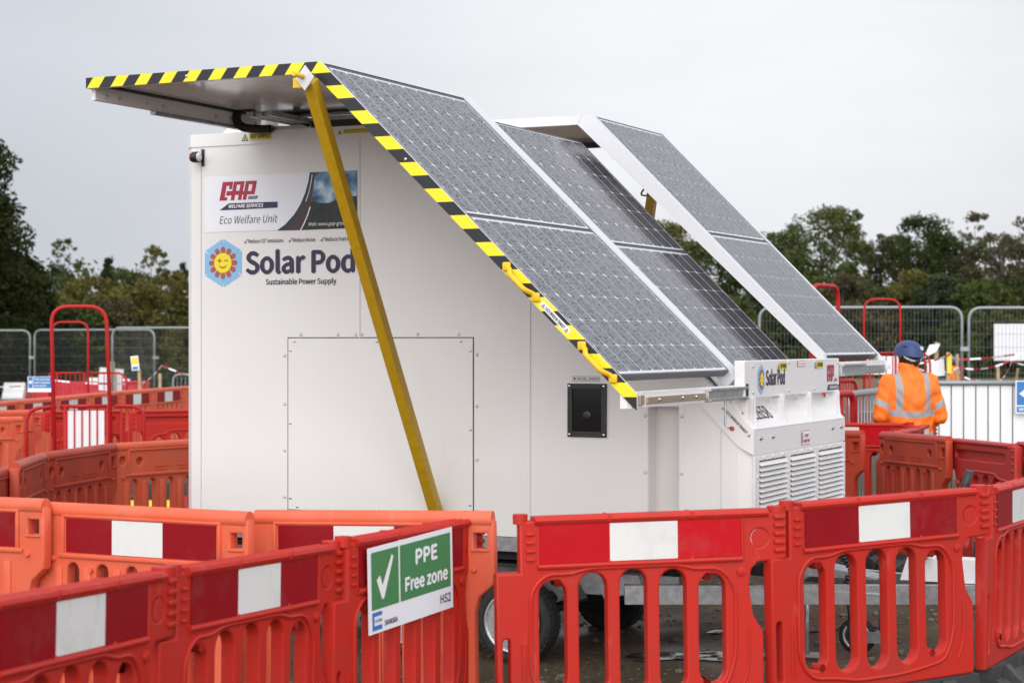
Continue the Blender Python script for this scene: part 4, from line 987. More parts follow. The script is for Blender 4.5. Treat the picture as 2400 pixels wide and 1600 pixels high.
def build_barriers():
    g = 'red barriers of the front row'
    barrier('red', (-1.364, 4.870, 1.092), (-1.063, 5.922, 1.050), 'red barrier nearest the camera, cut off by the bottom left corner', group=g)
    barrier('red', (-1.059, 5.940, 1.050), (-.637, 6.956, 1.023), 'red barrier with soiled white board, between the corner one and the green sign', group=g)
    barrier('red', (-.616, 6.930, 1.037), (-.141, 7.922, 1.032), 'red barrier that carries the green and white safety sign', group=g)
    barrier('red', (.022, 7.450, 1.070), (1.091, 7.707, 1.085), 'bright red barrier in front of the trailer wheel', board='board_bright_red', group=g)
    barrier('red', (1.095, 7.720, 1.100), (2.039, 8.283, 1.126), 'red barrier in front of the trailer drawbar and jockey wheel', group=g)
    barrier('red', (2.100, 8.500, 1.104), (2.611, 9.474, 1.093), 'red barrier turned away at the right edge, beside the yellow block', group=g)
    g = 'orange barriers along the near side of the trailer'
    barrier('orange', (-2.924, 8.600, 1.062), (-1.971, 8.159, 1.066), 'pale orange barrier cut off by the left edge, with red and white board', group=g)
    barrier('orange', (-1.991, 8.250, 1.046), (-1.054, 7.776, 1.045), 'pale orange barrier in front of the rear end of the trailer', group=g)
    barrier('orange', (-1.084, 8.050, 1.029), (-.067, 7.787, 1.047), 'pale orange barrier behind the green sign and its red barrier', group=g)
    g = 'plain orange barriers behind the trailer'
    barrier('plain', (-2.828, 10.100, 1.032), (-2.869, 11.149, 1.024), 'dull orange barrier seen edge-on at the left edge behind the pale row', group=g)
    barrier('plain', (-2.788, 10.750, 1.057), (-2.883, 11.796, 1.053), 'dull orange barrier seen very obliquely beside the scuffed one', group=g)
    barrier('plain', (-2.889, 11.840, 1.050), (-2.671, 12.867, 1.054), 'dull orange barrier with scuffed blank panel, below the red pedestrian gate', group=g)
    barrier('plain', (-2.677, 12.900, 1.052), (-1.994, 13.697, 1.056), 'orange barrier with two round holes, meeting the rear edge of the trailer', colour='barrier_orange', group=g)
    g = 'barriers beyond the trailer nose'
    barrier('red', (2.365, 16.500, 1.053), (3.353, 16.016, 1.070), 'red barrier with white board in front of the worker, behind the nose', board='board_bright_red', group=g)
    barrier('red', (2.904, 14.750, 1.052), (3.322, 15.768, 1.046), 'red barrier running away behind the blank orange one, nearer of two in line', colour='barrier_dark_red', group=g)
    barrier('red', (3.307, 15.800, 1.044), (3.692, 16.831, 1.047), 'red barrier running away beside the worker, farther of two in line', colour='barrier_dark_red', group=g)
    barrier('plain', (2.813, 14.600, 1.051), (3.098, 13.590, 1.064), 'orange barrier with blank holed panel, below the worker in orange', group=g)
    barrier('redrear', (3.141, 13.750, 1.062), (3.342, 12.668, 1.072), 'dark red barrier with a long recessed slot, streaked with rain', group=g)
    barrier('redrear', (3.429, 13.000, 1.080), (3.601, 11.913, 1.062), 'dark red barrier just inside the right edge, under the blue arrow sign', group=g)
    barrier('plain', (1.867, 15.000, 1.043), (2.611, 14.259, 1.075), 'dark orange barrier partly hidden behind the louvred nose of the trailer', group=g)
    g = 'barriers around the red pedestrian gate'
    barrier('plain', (-5.500, 18.200, 1.014), (-4.854, 19.028, .993), 'orange barrier cut off by the left edge beside the red gate', colour='barrier_orange', group=g)
    barrier('redrear', (-4.791, 19.600, 1.044), (-4.133, 20.481, 1.022), 'red barrier with slot, directly behind the white panel of the gate', colour='barrier_red', group=g)
    barrier('plain', (-5.648, 19.400, 1.034), (-4.958, 20.192, 1.019), 'orange barrier behind the left bars of the red gate', colour='barrier_orange', group=g)
    barrier('redrear', (-3.907, 19.600, 1.049), (-2.956, 20.152, 1.047), 'red barrier with a black slot, between the red gate and the trailer', colour='barrier_red', group=g)
    E = [(-5.905, 21.429), (-5.837, 22.662), (-5.690, 23.864), (-5.602, 25.403), (-5.454, 26.695), (-5.246, 27.950), (-5.050, 29.439), (-4.770, 30.882)]
    wh = ['cut off by the left edge', 'behind the left leg of the tall red hoop', 'seen between the legs of the tall red hoop', 'right of the tall red hoop leg',
          'second from the trailer edge', 'against the rear edge of the trailer', 'mostly hidden behind the rear edge of the trailer']
    for i in range(7):
        barrier('orange', (*E[i], 1.05), (*E[i + 1], 1.05), 'distant orange barrier with striped board, ' + wh[i], nominal=1.05, group='far row of orange barriers')
build_barriers()
def build_ppe_sign():
    a, b = Vector((-.616, 6.930, 1.037)), Vector((-.141, 7.922, 1.032)); x = (b - a).normalized(); y = Vector((0, 0, 1)).cross(x).normalized(); z = x.cross(y)
    o = a - z * HB + x * .118 - y * .050 + z * .690
    mt = Matrix(((x.x, y.x, z.x, o.x), (x.y, y.y, z.y, o.y), (x.z, y.z, z.z, o.z), (0, 0, 0, 1))) @ Matrix.Rotation(R(-2.2), 4, 'Y') @ Matrix.Diagonal((.90, 1, .95, 1))
    w, h = .74, .335
    s = MB(); s.box((0, 0, 0), (w, .004, h)); so = s.build('safety_sign', 'sheet_white', None, label='green and white PPE free zone sign tied to a red barrier', cat='sign')
    so.matrix_world = mt
    flat('green_panel', [rect(.022, .092, .250, h - .02)], 'sign_green', so, h=.0012); flat('green_panel', [rect(.264, .092, w - .022, h - .02)], 'sign_green', so, h=.0012)
    flat('tick_mark', [[(.062, .205), (.090, .222), (.110, .180), (.190, .292), (.205, .282), (.122, .128), (.104, .126)]], 'print_white', so, h=.0024)
    word('lettering', 'PPE', .40, .225, .19, .056, 'print_white', so, off=.0024, bold=.03); word('lettering', 'Free zone', .305, .128, .38, .052, 'print_white', so, off=.0024, bold=.026)
    word('lettering', 'HS2', .62, .032, .095, .034, 'navy', so, off=.0012, bold=.01); word('lettering', 'SKANSKA', .125, .020, .11, .020, 'navy', so, off=.0012, bold=.012)
    flat('blue_logo', [rect(.025, .012, .105, .030), rect(.025, .030, .040, .066), rect(.025, .066, .105, .082)], 'sign_blue', so, h=.0012)
    word('lettering', 'COSTAIN', .045, .042, .058, .012, 'sign_blue', so, off=.0012, bold=.01)
build_ppe_sign()
# ------------------------------------------------------------------ gates, fences, signs and stakes behind
def place(o, x, y, rz=0.0, z=None):
    o.matrix_world = Matrix.Translation((x, y, gz(x, y) if z is None else z)) @ Matrix.Rotation(rz, 4, 'Z'); return o
def grid_bars(parent, name, x0, x1, n, z0, z1, r, m, y=0.0):
    me = MB().tube([(0, 0, z0), (0, 0, z1)], r, 6).mesh(); me.name = name; me.materials.append(MAT[m])
    for k in range(n):
        finish(bpy.data.objects.new(name, me), name, parent, Matrix.Translation((x0 + (x1 - x0) * k / max(1, n - 1), y, 0)))
def hoop_gate(label, x, y, rz, wl, wr, hw, hz, bz, r, panel=None, lean=0.0, z=None, bars=None):
    """pedestrian barrier with a tall walk-through hoop; hoop between -hw and hw, barrier from -wl to wr"""
    g = empty('pedestrian_gate', label=label, cat='gate', group='red steel gates with tall hoops'); place(g, x, y, rz, z)
    MB().tube(rounded([(-hw + lean, 0, .05), (-hw - lean * .6, 0, hz), (hw - lean * 1.4, 0, hz), (hw + lean, 0, .05)], .16, 6), r * 1.12, 10).build('hoop', 'gate_red', g)
    MB().tube(rounded([(-wl, 0, .02), (-wl, 0, bz - .02), (-hw + lean, 0, bz)], .16, 6), r, 8).build('frame_tube', 'gate_red', g)
    MB().tube([(-hw + lean + .03, .0, bz), (hw + lean - .06, 0, bz)], r, 8).build('frame_tube', 'gate_red', g)
    MB().tube(rounded([(hw + lean, 0, bz), (wr, 0, bz - .0), (wr, 0, .02)], .16, 6), r, 8).build('frame_tube', 'gate_red', g)
    MB().tube([(-wl, 0, .18), (wr, 0, .18)], r * .8, 8).build('bottom_rail', 'gate_red', g)
    for xx in (-hw + lean + .075, hw + lean - .06): MB().tube([(xx, 0, .10), (xx, 0, bz)], r, 8).build('gate_post', 'gate_red', g)
    n1 = max(2, int((wl - hw) / .085)); grid_bars(g, 'bar', -wl + .07, -hw + lean - .05, n1, .18, bz - .01, r * .42, 'gate_red')
    if not panel: grid_bars(g, 'bar', -hw + lean + .13, hw + lean - .12, 5, .18, bz - .01, r * .42, 'gate_red')
    grid_bars(g, 'bar', hw + lean + .06, wr - .07, max(2, int((wr - hw) / .085)), .18, bz - .01, r * .42, 'gate_red')
    if panel:
        px0, px1, pz0, pz1 = panel; n = 5
        for k in range(n):
            a = px0 + (px1 - px0) * k / n; b = px0 + (px1 - px0) * (k + 1) / n
            MB().box((a + .004, .010, pz0), (b - .004, .016, pz1)).build('white_panel', 'gate_white', g)
            MB().tube([(a, 0, .18), (a, 0, bz)], r * .45, 6).build('bar', 'gate_red', g)
    for xx in (-wl, wr):
        MB().box((xx - .03, -.28, 0), (xx + .03, .28, .03), .004).build('gate_foot', 'gate_red', g)
    return g
hoop_gate('tall red hooped gate with a white slatted panel, left of the trailer', -3.885, 17.35, R(9), .49, .55, .255, 2.065, 1.165, .0165, panel=(-.135, .20, .76, 1.125), lean=.03, z=0.0)
g2 = hoop_gate('red hooped gate farther back with a blue notice on it', -6.72, 29.2, R(5), .30, .85, .27, 2.045, 1.27, .0155, z=0.0)
hoop_gate('red hoop seen edge-on behind the far solar panel', 3.10, 19.0, R(60), .9, .9, .36, 2.30, 1.35, .020, z=0.0)
hoop_gate('red hooped gate with white panels behind the worker', 4.82, 25.0, R(-2), .62, .62, .235, 1.96, 1.26, .014, panel=(-.20, .22, .98, 1.22))
def notice():
    s = MB(); s.box((0, 0, 0), (.36, .006, .235)); o = s.build('notice', 'sheet_white', None, label='blue and white PPE notice hanging on the farther hooped gate', cat='sign')
    o.matrix_world = Matrix.Translation((-7.33, 29.06, .985)) @ Matrix.Rotation(R(5), 4, 'Z')
    flat('blue_panel', [rect(.085, .06, .35, .228)], 'sign_blue', o, h=.002); flat('blue_panel', [rect(.010, .06, .075, .228)], 'sign_blue', o, h=.002)
    flat('pictogram', [circ(.042, .15, .024, n=16)], 'print_white', o, h=.004)
    for i, t in enumerate(('PPE must be', 'worn beyond', 'this point')): word('lettering', t, .105, .180 - .048 * i, .22 - (.05 if i == 2 else 0), .024, 'print_white', o, off=.004, bold=.02)
notice()
def crowd_barrier(label, x, y, rz, w, h, r, nbar, m='fence_steel', group='grey crowd control barriers', z=None):
    g = empty('crowd_barrier', label=label, cat='barrier', group=group); place(g, x, y, rz, z)
    MB().tube(rounded([(0, 0, .03), (0, 0, h), (w, 0, h), (w, 0, .03)], .12, 5), r, 8).build('frame_tube', m, g)
    MB().tube([(0, 0, .18), (w, 0, .18)], r, 8).build('bottom_rail', m, g)
    grid_bars(g, 'bar', w / (nbar + 1), w - w / (nbar + 1), nbar, .18, h, r * .26, m)
    for xx in (.12, w - .12): MB().tube(rounded([(xx, -.25, .02), (xx, -.2, .10), (xx, .2, .10), (xx, .25, .02)], .08), r * .8, 8).build('foot', m, g)
    return g
crowd_barrier('grey steel crowd barrier running away beside the worker', 3.07, 17.5, R(68), 1.95, 1.27, .028, 13)
crowd_barrier('small grey steel barrier standing in the field beyond the far orange row', -5.86, 33.2, R(6), .42, 1.18, .018, 5, z=0.0)
crowd_barrier('dark red crowd barrier beside the trailer nose, before the grey one', 2.48, 15.9, R(60), 1.0, 1.30, .030, 6, m='gate_red', group=None, z=0.0)
# white boarded barrier with its blue arrow sign
def white_barrier():
    g = empty('boarded_barrier', label='white boarded barrier with dark bars, right of the worker', cat='barrier'); X0, Y = 3.90, 19.2; place(g, X0, Y, R(2))
    w, zt = 1.24, 1.29
    MB().tube([(-.25, -.01, zt), (w + .25, -.01, zt)], .026, 8).build('top_rail', 'fence_steel', g)
    for xx in (-.2, w + .2): MB().tube([(xx, 0, .02), (xx, 0, zt)], .022, 8).build('post', 'fence_steel', g)
    n = 10
    for k in range(n):
        a = w * k / n; MB().box((a + .005, .0, .60), (w * (k + 1) / n - .002, .012, zt - .012), .002).build('white_board', 'gate_white', g)
        MB().tube([(a, -.004, .14), (a, -.004, zt)], .0045, 6).build('bar', 'black_plastic', g)
    MB().box((-.2, -.02, .12), (w + .2, .02, .16)).build('bottom_rail', 'fence_steel', g)
    s = MB(); s.box((0, 0, 0), (.34, .006, .33)); o = s.build('direction_sign', 'sheet_white', None, label='blue arrow sign on the boarded barrier at the right edge', cat='sign')
    o.matrix_world = Matrix.Translation((X0 + 1.13, Y - .02, gz(X0, Y) + .985)) @ Matrix.Rotation(R(2), 4, 'Z')
    flat('blue_panel', [rect(.012, .085, .33, .32)], 'sign_blue', o, h=.002); flat('arrow', [[(.035, .20), (.15, .285), (.15, .235), (.32, .235), (.32, .165), (.15, .165), (.15, .115)]], 'print_white', o, h=.004)
    flat('blue_panel', [rect(.012, .014, .33, .072)], 'sign_blue', o, h=.002); word('lettering', 'WELFARE', .03, .03, .24, .028, 'print_white', o, off=.004, bold=.02)
white_barrier()
# mesh fence panels
def fence_panel(label, x0, y0, x1, y1, h, zb=0.05, lean=0.0):
    L = math.hypot(x1 - x0, y1 - y0); g = empty('fence_panel', label=label, cat='fence', group='steel mesh fence panels')
    g.matrix_world = Matrix.Translation((x0, y0, gz(x0, y0))) @ Matrix.Rotation(math.atan2(y1 - y0, x1 - x0), 4, 'Z')
    r = .026
    MB().tube(rounded([(0, 0, 0), (0, 0, h), (L, 0, h), (L, 0, 0)], .22, 6), r, 8).build('frame_tube', 'fence_steel', g)
    MB().tube([(0, 0, .18), (L, 0, .18)], r * .8, 8).build('bottom_rail', 'fence_steel', g)
    b = MB(); n = int(L / .062); w = .0032
    for k in range(1, n):
        x = L * k / n; e = .22 - x if x < .22 else (x - L + .22 if x > L - .22 else 0)
        b.tube([(x, 0, .18), (x, 0, h - (e * e) / .44)], w, 3, cap=False)
    for k in range(1, 8): b.tube([(0, .006, .18 + (h - .18) * k / 8), (L, .006, .18 + (h - .18) * k / 8)], w, 3, cap=False)
    b.build('wire_mesh', 'fence_wire', g, kind='stuff')
    for xx in (0, L):
        MB().box((xx - .12, -.33, 0), (xx + .12, .33, .15), .02).build('foot_block', 'foot_rubber', g)
    MB().box((L - .03, -.04, h * .62), (L + .12, .04, h * .66), .005).build('clamp', 'fence_steel', g)
fence_panel('mesh fence panel cut off by the left edge, behind the red gate', -16.9, 51.5, -13.13, 52.3, 2.05)
fence_panel('mesh fence panel seen through the tall red hoop', -12.98, 52.2, -9.50, 51.0, 2.06)
fence_panel('mesh fence panel overlapping its neighbour, running behind the trailer', -9.45, 45.4, -5.96, 44.6, 2.07)
fence_panel('mesh fence panel behind the solar panels, right of the trailer roof', .95, 33.4, 4.22, 33.6, 2.02)
fence_panel('mesh fence panel directly behind the worker', 4.33, 33.6, 7.78, 33.2, 2.0)
fence_panel('mesh fence panel at the right edge carrying the white board', 7.90, 33.2, 11.38, 32.8, 1.99)
def board_on_fence():
    b = MB(); b.box((0, 0, 0), (.78, .008, .64)); o = b.build('sign_board', 'sheet_white', None, label='blank white board fixed behind the mesh fence at the right edge', cat='sign'); o.matrix_world = Matrix.Translation((8.35, 33.27, 1.415)) @ Matrix.Rotation(R(-7), 4, 'Z')
    b = MB(); b.box((-.5, 0, 0), (.05, .01, .52))
    o = b.build('white_sheet', 'sheet_white', None, label='white sheet leaning beside a timber post behind the mesh fence, left', cat='board'); o.matrix_world = Matrix.Translation((-10.75, 52.6, .37)) @ Matrix.Rotation(R(5), 4, 'Y') @ Matrix.Scale(1.2, 4)
board_on_fence()
def stake(label, x, y, h, z=None, w=.045, lean=0.0):
    b = MB(); b.box((-w / 2, -w / 2, 0), (w / 2, w / 2, h), .004); o = b.build('timber_stake', 'timber', None, label=label, cat='stake', group='timber stakes')
    o.matrix_world = Matrix.Translation((x, y, gz(x, y) if z is None else z)) @ Matrix.Rotation(R(lean), 4, 'Y')
    return o
stake('timber stake holding up the white sheet on the left', -10.9, 52.4, 1.2, w=.11)
stake('timber stake carrying the small yellow and white notice', -5.78, 30.0, 1.32, lean=-2)
stake('pale timber stake in front of the small grey barrier', -6.05, 33.0, 1.2, w=.05)
stake('tall timber stake just right of the blue helmet', 6.32, 28.6, 1.40, w=.052)
stake('timber stake wrapped with a yellow and white strip', 6.45, 28.4, 1.25, w=.05)
stake('timber stake in front of the orange figure', 7.42, 32.0, 1.20, w=.045)
stake('timber stake below the blank white board', 8.10, 32.0, .99, w=.05)
stake('thin dark timber stake right of the one under the white board', 8.58, 33.9, .97, w=.04)
stake('leaning timber stake near the right edge', 8.80, 33.9, .95, w=.04, lean=8)
stake('short timber stake at the right edge in the grass', 9.2, 34.2, .9, w=.05)
stake('timber stake below the red gate with white panels', 3.38, 21.5, 1.0, w=.05)
def small_signs():
    b = MB(); b.box((-.06, 0, 0), (.06, .006, .225)); o = b.build('stake_notice', 'sheet_white', None, label='small yellow and white notice on a timber stake, left of the trailer', cat='sign'); o.matrix_world = Matrix.Translation((-5.87, 29.95, 1.30)) @ Matrix.Rotation(R(-6), 4, 'Y')
    flat('yellow_panel', [rect(-.05, .09, .05, .20)], 'sign_yellow', o, h=.002); flat('blue_strip', [rect(-.045, .015, .04, .06)], 'sign_blue', o, h=.002)
    b = MB(); b.box((-.13, 0, 0), (.13, .006, .25)); o = b.build('paper_notice', 'sheet_white', None, label='white paper sheet hanging low beside the tall stake', cat='sign'); o.matrix_world = Matrix.Translation((6.31, 28.55, 1.235)) @ Matrix.Rotation(R(-4), 4, 'Y')
    b = MB(); b.prism([(-.13, .0), (.06, .10), (.12, .22), (-.04, .20)], 0, .01, 1); o = b.build('flapping_sheet', 'sheet_white', None, label='crumpled white sheet flapping above the paper by the helmet', cat='sheet'); o.matrix_world = Matrix.Translation((6.24, 28.5, 1.50))
    b = MB(); b.box((-.035, -.03, 0), (.035, -.025, .28)); o = b.build('strip_notice', 'sign_yellow', None, label='yellow strip fastened to a timber stake behind the fence', cat='sign'); o.matrix_world = Matrix.Translation((6.46, 28.38, 1.28))
    b = MB(); b.box((-.1, 0, 0), (.1, .006, .12)); o = b.build('small_notice', 'sheet_white', None, label='small blue and white notice below the far drawer rail', cat='sign'); o.matrix_world = Matrix.Translation((3.39, 21.45, 1.08)); flat('blue_panel', [rect(-.09, .04, .09, .11)], 'sign_blue', o, h=.002)
small_signs()
# barrier tape between the stakes: red and white pieces
def tape(label, pts, sag, n=10, w=.026):
    g = empty('barrier_tape', label=label, cat='tape', group='red and white barrier tapes')
    P = []
    for a, b in zip(pts, pts[1:]):
        a, b = Vector(a), Vector(b)
        for k in range(n): t = k / n; p = a.lerp(b, t); p.z -= sag * 4 * t * (1 - t); P.append(p)
    P.append(Vector(pts[-1]))
    for m, s in (('tape_red', 0), ('sheet_white', 1)):
        for i in range(s, len(P) - 1, 2):
            a, b = P[i], P[i + 1]; u = Vector((0, .012 * math.sin(i), w / 2))
            MB().quad(a - u, b - u, b + u, a + u).build('red_piece' if s == 0 else 'white_piece', m, g)
tape('barrier tape tied from the helmet side stake to the fence, upper line', [(5.95, 28.5, 1.42), (6.46, 28.3, 1.56), (7.42, 31.9, 1.45), (8.75, 32.0, 1.60)], .03, 7)
tape('barrier tape sagging below the upper one behind the fence', [(5.9, 28.4, 1.40), (7.42, 31.9, 1.32), (8.40, 31.9, 1.50)], .10, 8)
tape('barrier tape hanging lowest, towards the right edge', [(7.42, 31.9, 1.20), (8.1, 31.9, 1.10), (8.80, 33.8, 1.40), (9.6, 34, 1.35)], .06, 7)
tape('barrier tape tied to the yellow notice stake on the left', [(-7.6, 31.0, 1.15), (-5.78, 30.0, 1.10), (-6.02, 33.0, 1.34), (-5.2, 33.2, 1.10)], .04, 7)
tape('barrier tape at the left edge behind the fence', [(-15.5, 54, .55), (-13.8, 54, .50)], .05, 5)
def water_barrier(label, x, y, w, h, m, rz=0):
    b = MB(); b.prism([(-.28, 0), (.28, 0), (.28, .12), (.12, .35), (.09, h - .04), (.05, h), (-.05, h), (-.09, h - .04), (-.12, .35), (-.28, .12)], 0, w, 0)
    for k in range(1, int(w / .25)): b.box((k * .25 - .02, -.145, .2), (k * .25 + .02, .145, h - .1), .01)
    o = b.build('water_barrier', m, None, label=label, cat='barrier', group='water filled barriers'); place(o, x, y, rz)
for a in (('white water filled barrier at the left edge behind the fence', -15.2, 57.5, .62, .52, 'water_barrier_white'),
          ('red water filled barrier beside the white one on the left', -14.55, 57.8, 1.30, .52, 'water_barrier_red'),
          ('red water filled barrier behind the blue notice', -13.2, 57.6, 1.20, .55, 'water_barrier_red'),
          ('red water filled barrier behind the right bars of the far gate', -11.95, 57.2, 1.0, .58, 'water_barrier_red'),
          ('white water filled barrier showing over the red ones', -13.0, 58.8, .45, .64, 'water_barrier_white'),
          ('white water filled barrier lying low behind the far gate bars', -12.4, 58.8, .7, .60, 'water_barrier_white'),
          ('red water filled barrier right of the white sheet', -11.30, 57.4, .45, .58, 'water_barrier_red')): water_barrier(*a)
def yellow_blocks():
    for lab, x, y, rz, w in (('yellow plastic block on black blocks behind the trailer, left', -3.62, 18.0, R(3), 1.0), ('yellow plastic block with black hose behind the right edge barrier', 3.12, 12.2, R(12), .9)):
        g = empty('ballast_block', label=lab, cat='block', group='yellow ballast blocks'); place(g, x, y, rz)
        b = MB(); b.prism([(-.16, .02), (.16, .02), (.13, .20), (.06, .26), (-.06, .26), (-.13, .20)], 0, w, 0); b.build('yellow_body', 'yellow_plastic', g, smooth=True)
        b = MB(); b.box((.05, .22, 0), (w - .02, .55, .42), .02); b.build('black_block', 'foot_rubber', g)
        if x > 0: MB().tube(rounded([(.1, -.02, .2), (.15, -.1, .42), (.45, -.05, .46), (.6, .1, .2)], .12, 6), .035, 8).build('hose', 'black_plastic', g)
yellow_blocks()
def loose_red():
    b = MB(); b.tube(rounded([(-2.62, 15.2, .50), (-2.45, 15.2, .32), (-2.30, 15.1, .05)], .1), .05, 8); b.tube([(-2.62, 15.2, .50), (-2.62, 15.2, .0)], .04, 8)
    b.build('red_prop', 'gate_red', None, label='red tubular prop behind the holed orange barrier', cat='prop')
loose_red()
# ------------------------------------------------------------------ people
def voxel(mb, size, smooth=4):
    me = mb.mesh(); o = bpy.data.objects.new("v", me); COL.objects.link(o)
    m = o.modifiers.new("r", 'REMESH'); m.mode = 'VOXEL'; m.voxel_size = size; m.use_smooth_shade = True
    s = o.modifiers.new("s", 'SMOOTH'); s.iterations = smooth; s.factor = .5
    dg = bpy.context.evaluated_depsgraph_get(); dg.update()
    r = bpy.data.meshes.new_from_object(o.evaluated_get(dg)); bpy.data.objects.remove(o); bpy.data.meshes.remove(me); r.materials.clear()
    return r
def ball(b, c, r):
    r = r if isinstance(r, (tuple, list)) else (r, r, r)
    bmesh.ops.create_uvsphere(b.bm, u_segments=14, v_segments=9, radius=1, matrix=Matrix.Translation(c) @ Matrix.Diagonal((*r, 1)))
def loft(b, rings, n=20):
    R_ = []
    for z, rx, ry, cy in rings: R_.append([b.bm.verts.new((rx * math.cos(2 * math.pi * k / n), cy + ry * math.sin(2 * math.pi * k / n), z)) for k in range(n)])
    for p, q_ in zip(R_, R_[1:]):
        for k in range(n): b.bm.faces.new((p[k], p[(k + 1) % n], q_[(k + 1) % n], q_[k]))
    b.bm.faces.new(R_[0][::-1]); b.bm.faces.new(R_[-1])
def limb(b, pts, rad):
    b.tube(pts, rad, 12)
    for p, r in zip(pts, rad): ball(b, p, r * .99)
def vest_mat():
    m = mat('hivis_jacket', (.95, .20, .012), .62); nt, N, L = nodes_of(m); b = N['Principled BSDF']
    tc = N.new('ShaderNodeTexCoord'); s = N.new('ShaderNodeSeparateXYZ'); L.new(tc.outputs['Object'], s.inputs[0])
    def mth(op, a, c):
        n = N.new('ShaderNodeMath'); n.operation = op
        for i, v in enumerate((a, c)):
            if isinstance(v, (int, float)): n.inputs[i].default_value = v
            else: L.new(v, n.inputs[i])
        return n.outputs[0]
    x, z = s.outputs[0], s.outputs[2]; ax = mth('ABSOLUTE', x, 0.0)
    def band(v, c, h): return mth('LESS_THAN', mth('ABSOLUTE', mth('SUBTRACT', v, c), 0.0), h)
    vert = mth('MULTIPLY', band(ax, .128, .026), mth('MULTIPLY', mth('GREATER_THAN', z, 1.15), mth('LESS_THAN', z, 1.52)))
    torso = mth('LESS_THAN', ax, .205)
    hor = mth('MULTIPLY', band(mth('SUBTRACT', z, mth('MULTIPLY', ax, .10)), 1.135, .026), torso)
    slv = mth('MULTIPLY', band(mth('ADD', z, mth('MULTIPLY', mth('SUBTRACT', ax, .25), -.45)), 1.225, .027), mth('GREATER_THAN', ax, .208))
    low = mth('MULTIPLY', band(z, .96, .026), torso)
    k = mth('MINIMUM', mth('ADD', mth('ADD', vert, hor), mth('ADD', slv, low)), 1.0)
    mx = N.new('ShaderNodeMix'); mx.data_type = 'RGBA'; mx.inputs['A'].default_value = (.95, .20, .012, 1); mx.inputs['B'].default_value = (.36, .35, .37, 1)
    L.new(k, mx.inputs['Factor']); L.new(mx.outputs['Result'], b.inputs['Base Color'])
    n = N.new('ShaderNodeTexNoise'); n.inputs['Scale'].default_value = 7; n.inputs['Detail'].default_value = 4
    mp = N.new('ShaderNodeMapping'); mp.inputs['Scale'].default_value = (1.6, 1.0, .6); mp.inputs['Rotation'].default_value = (0, .6, 0)
    L.new(tc.outputs['Object'], mp.inputs[0]); L.new(mp.outputs[0], n.inputs['Vector'])
    bp = N.new('ShaderNodeBump'); bp.inputs['Strength'].default_value = .8; bp.inputs['Distance'].default_value = .05
    L.new(n.outputs[0], bp.inputs['Height']); L.new(bp.outputs[0], b.inputs['Normal'])
vest_mat()
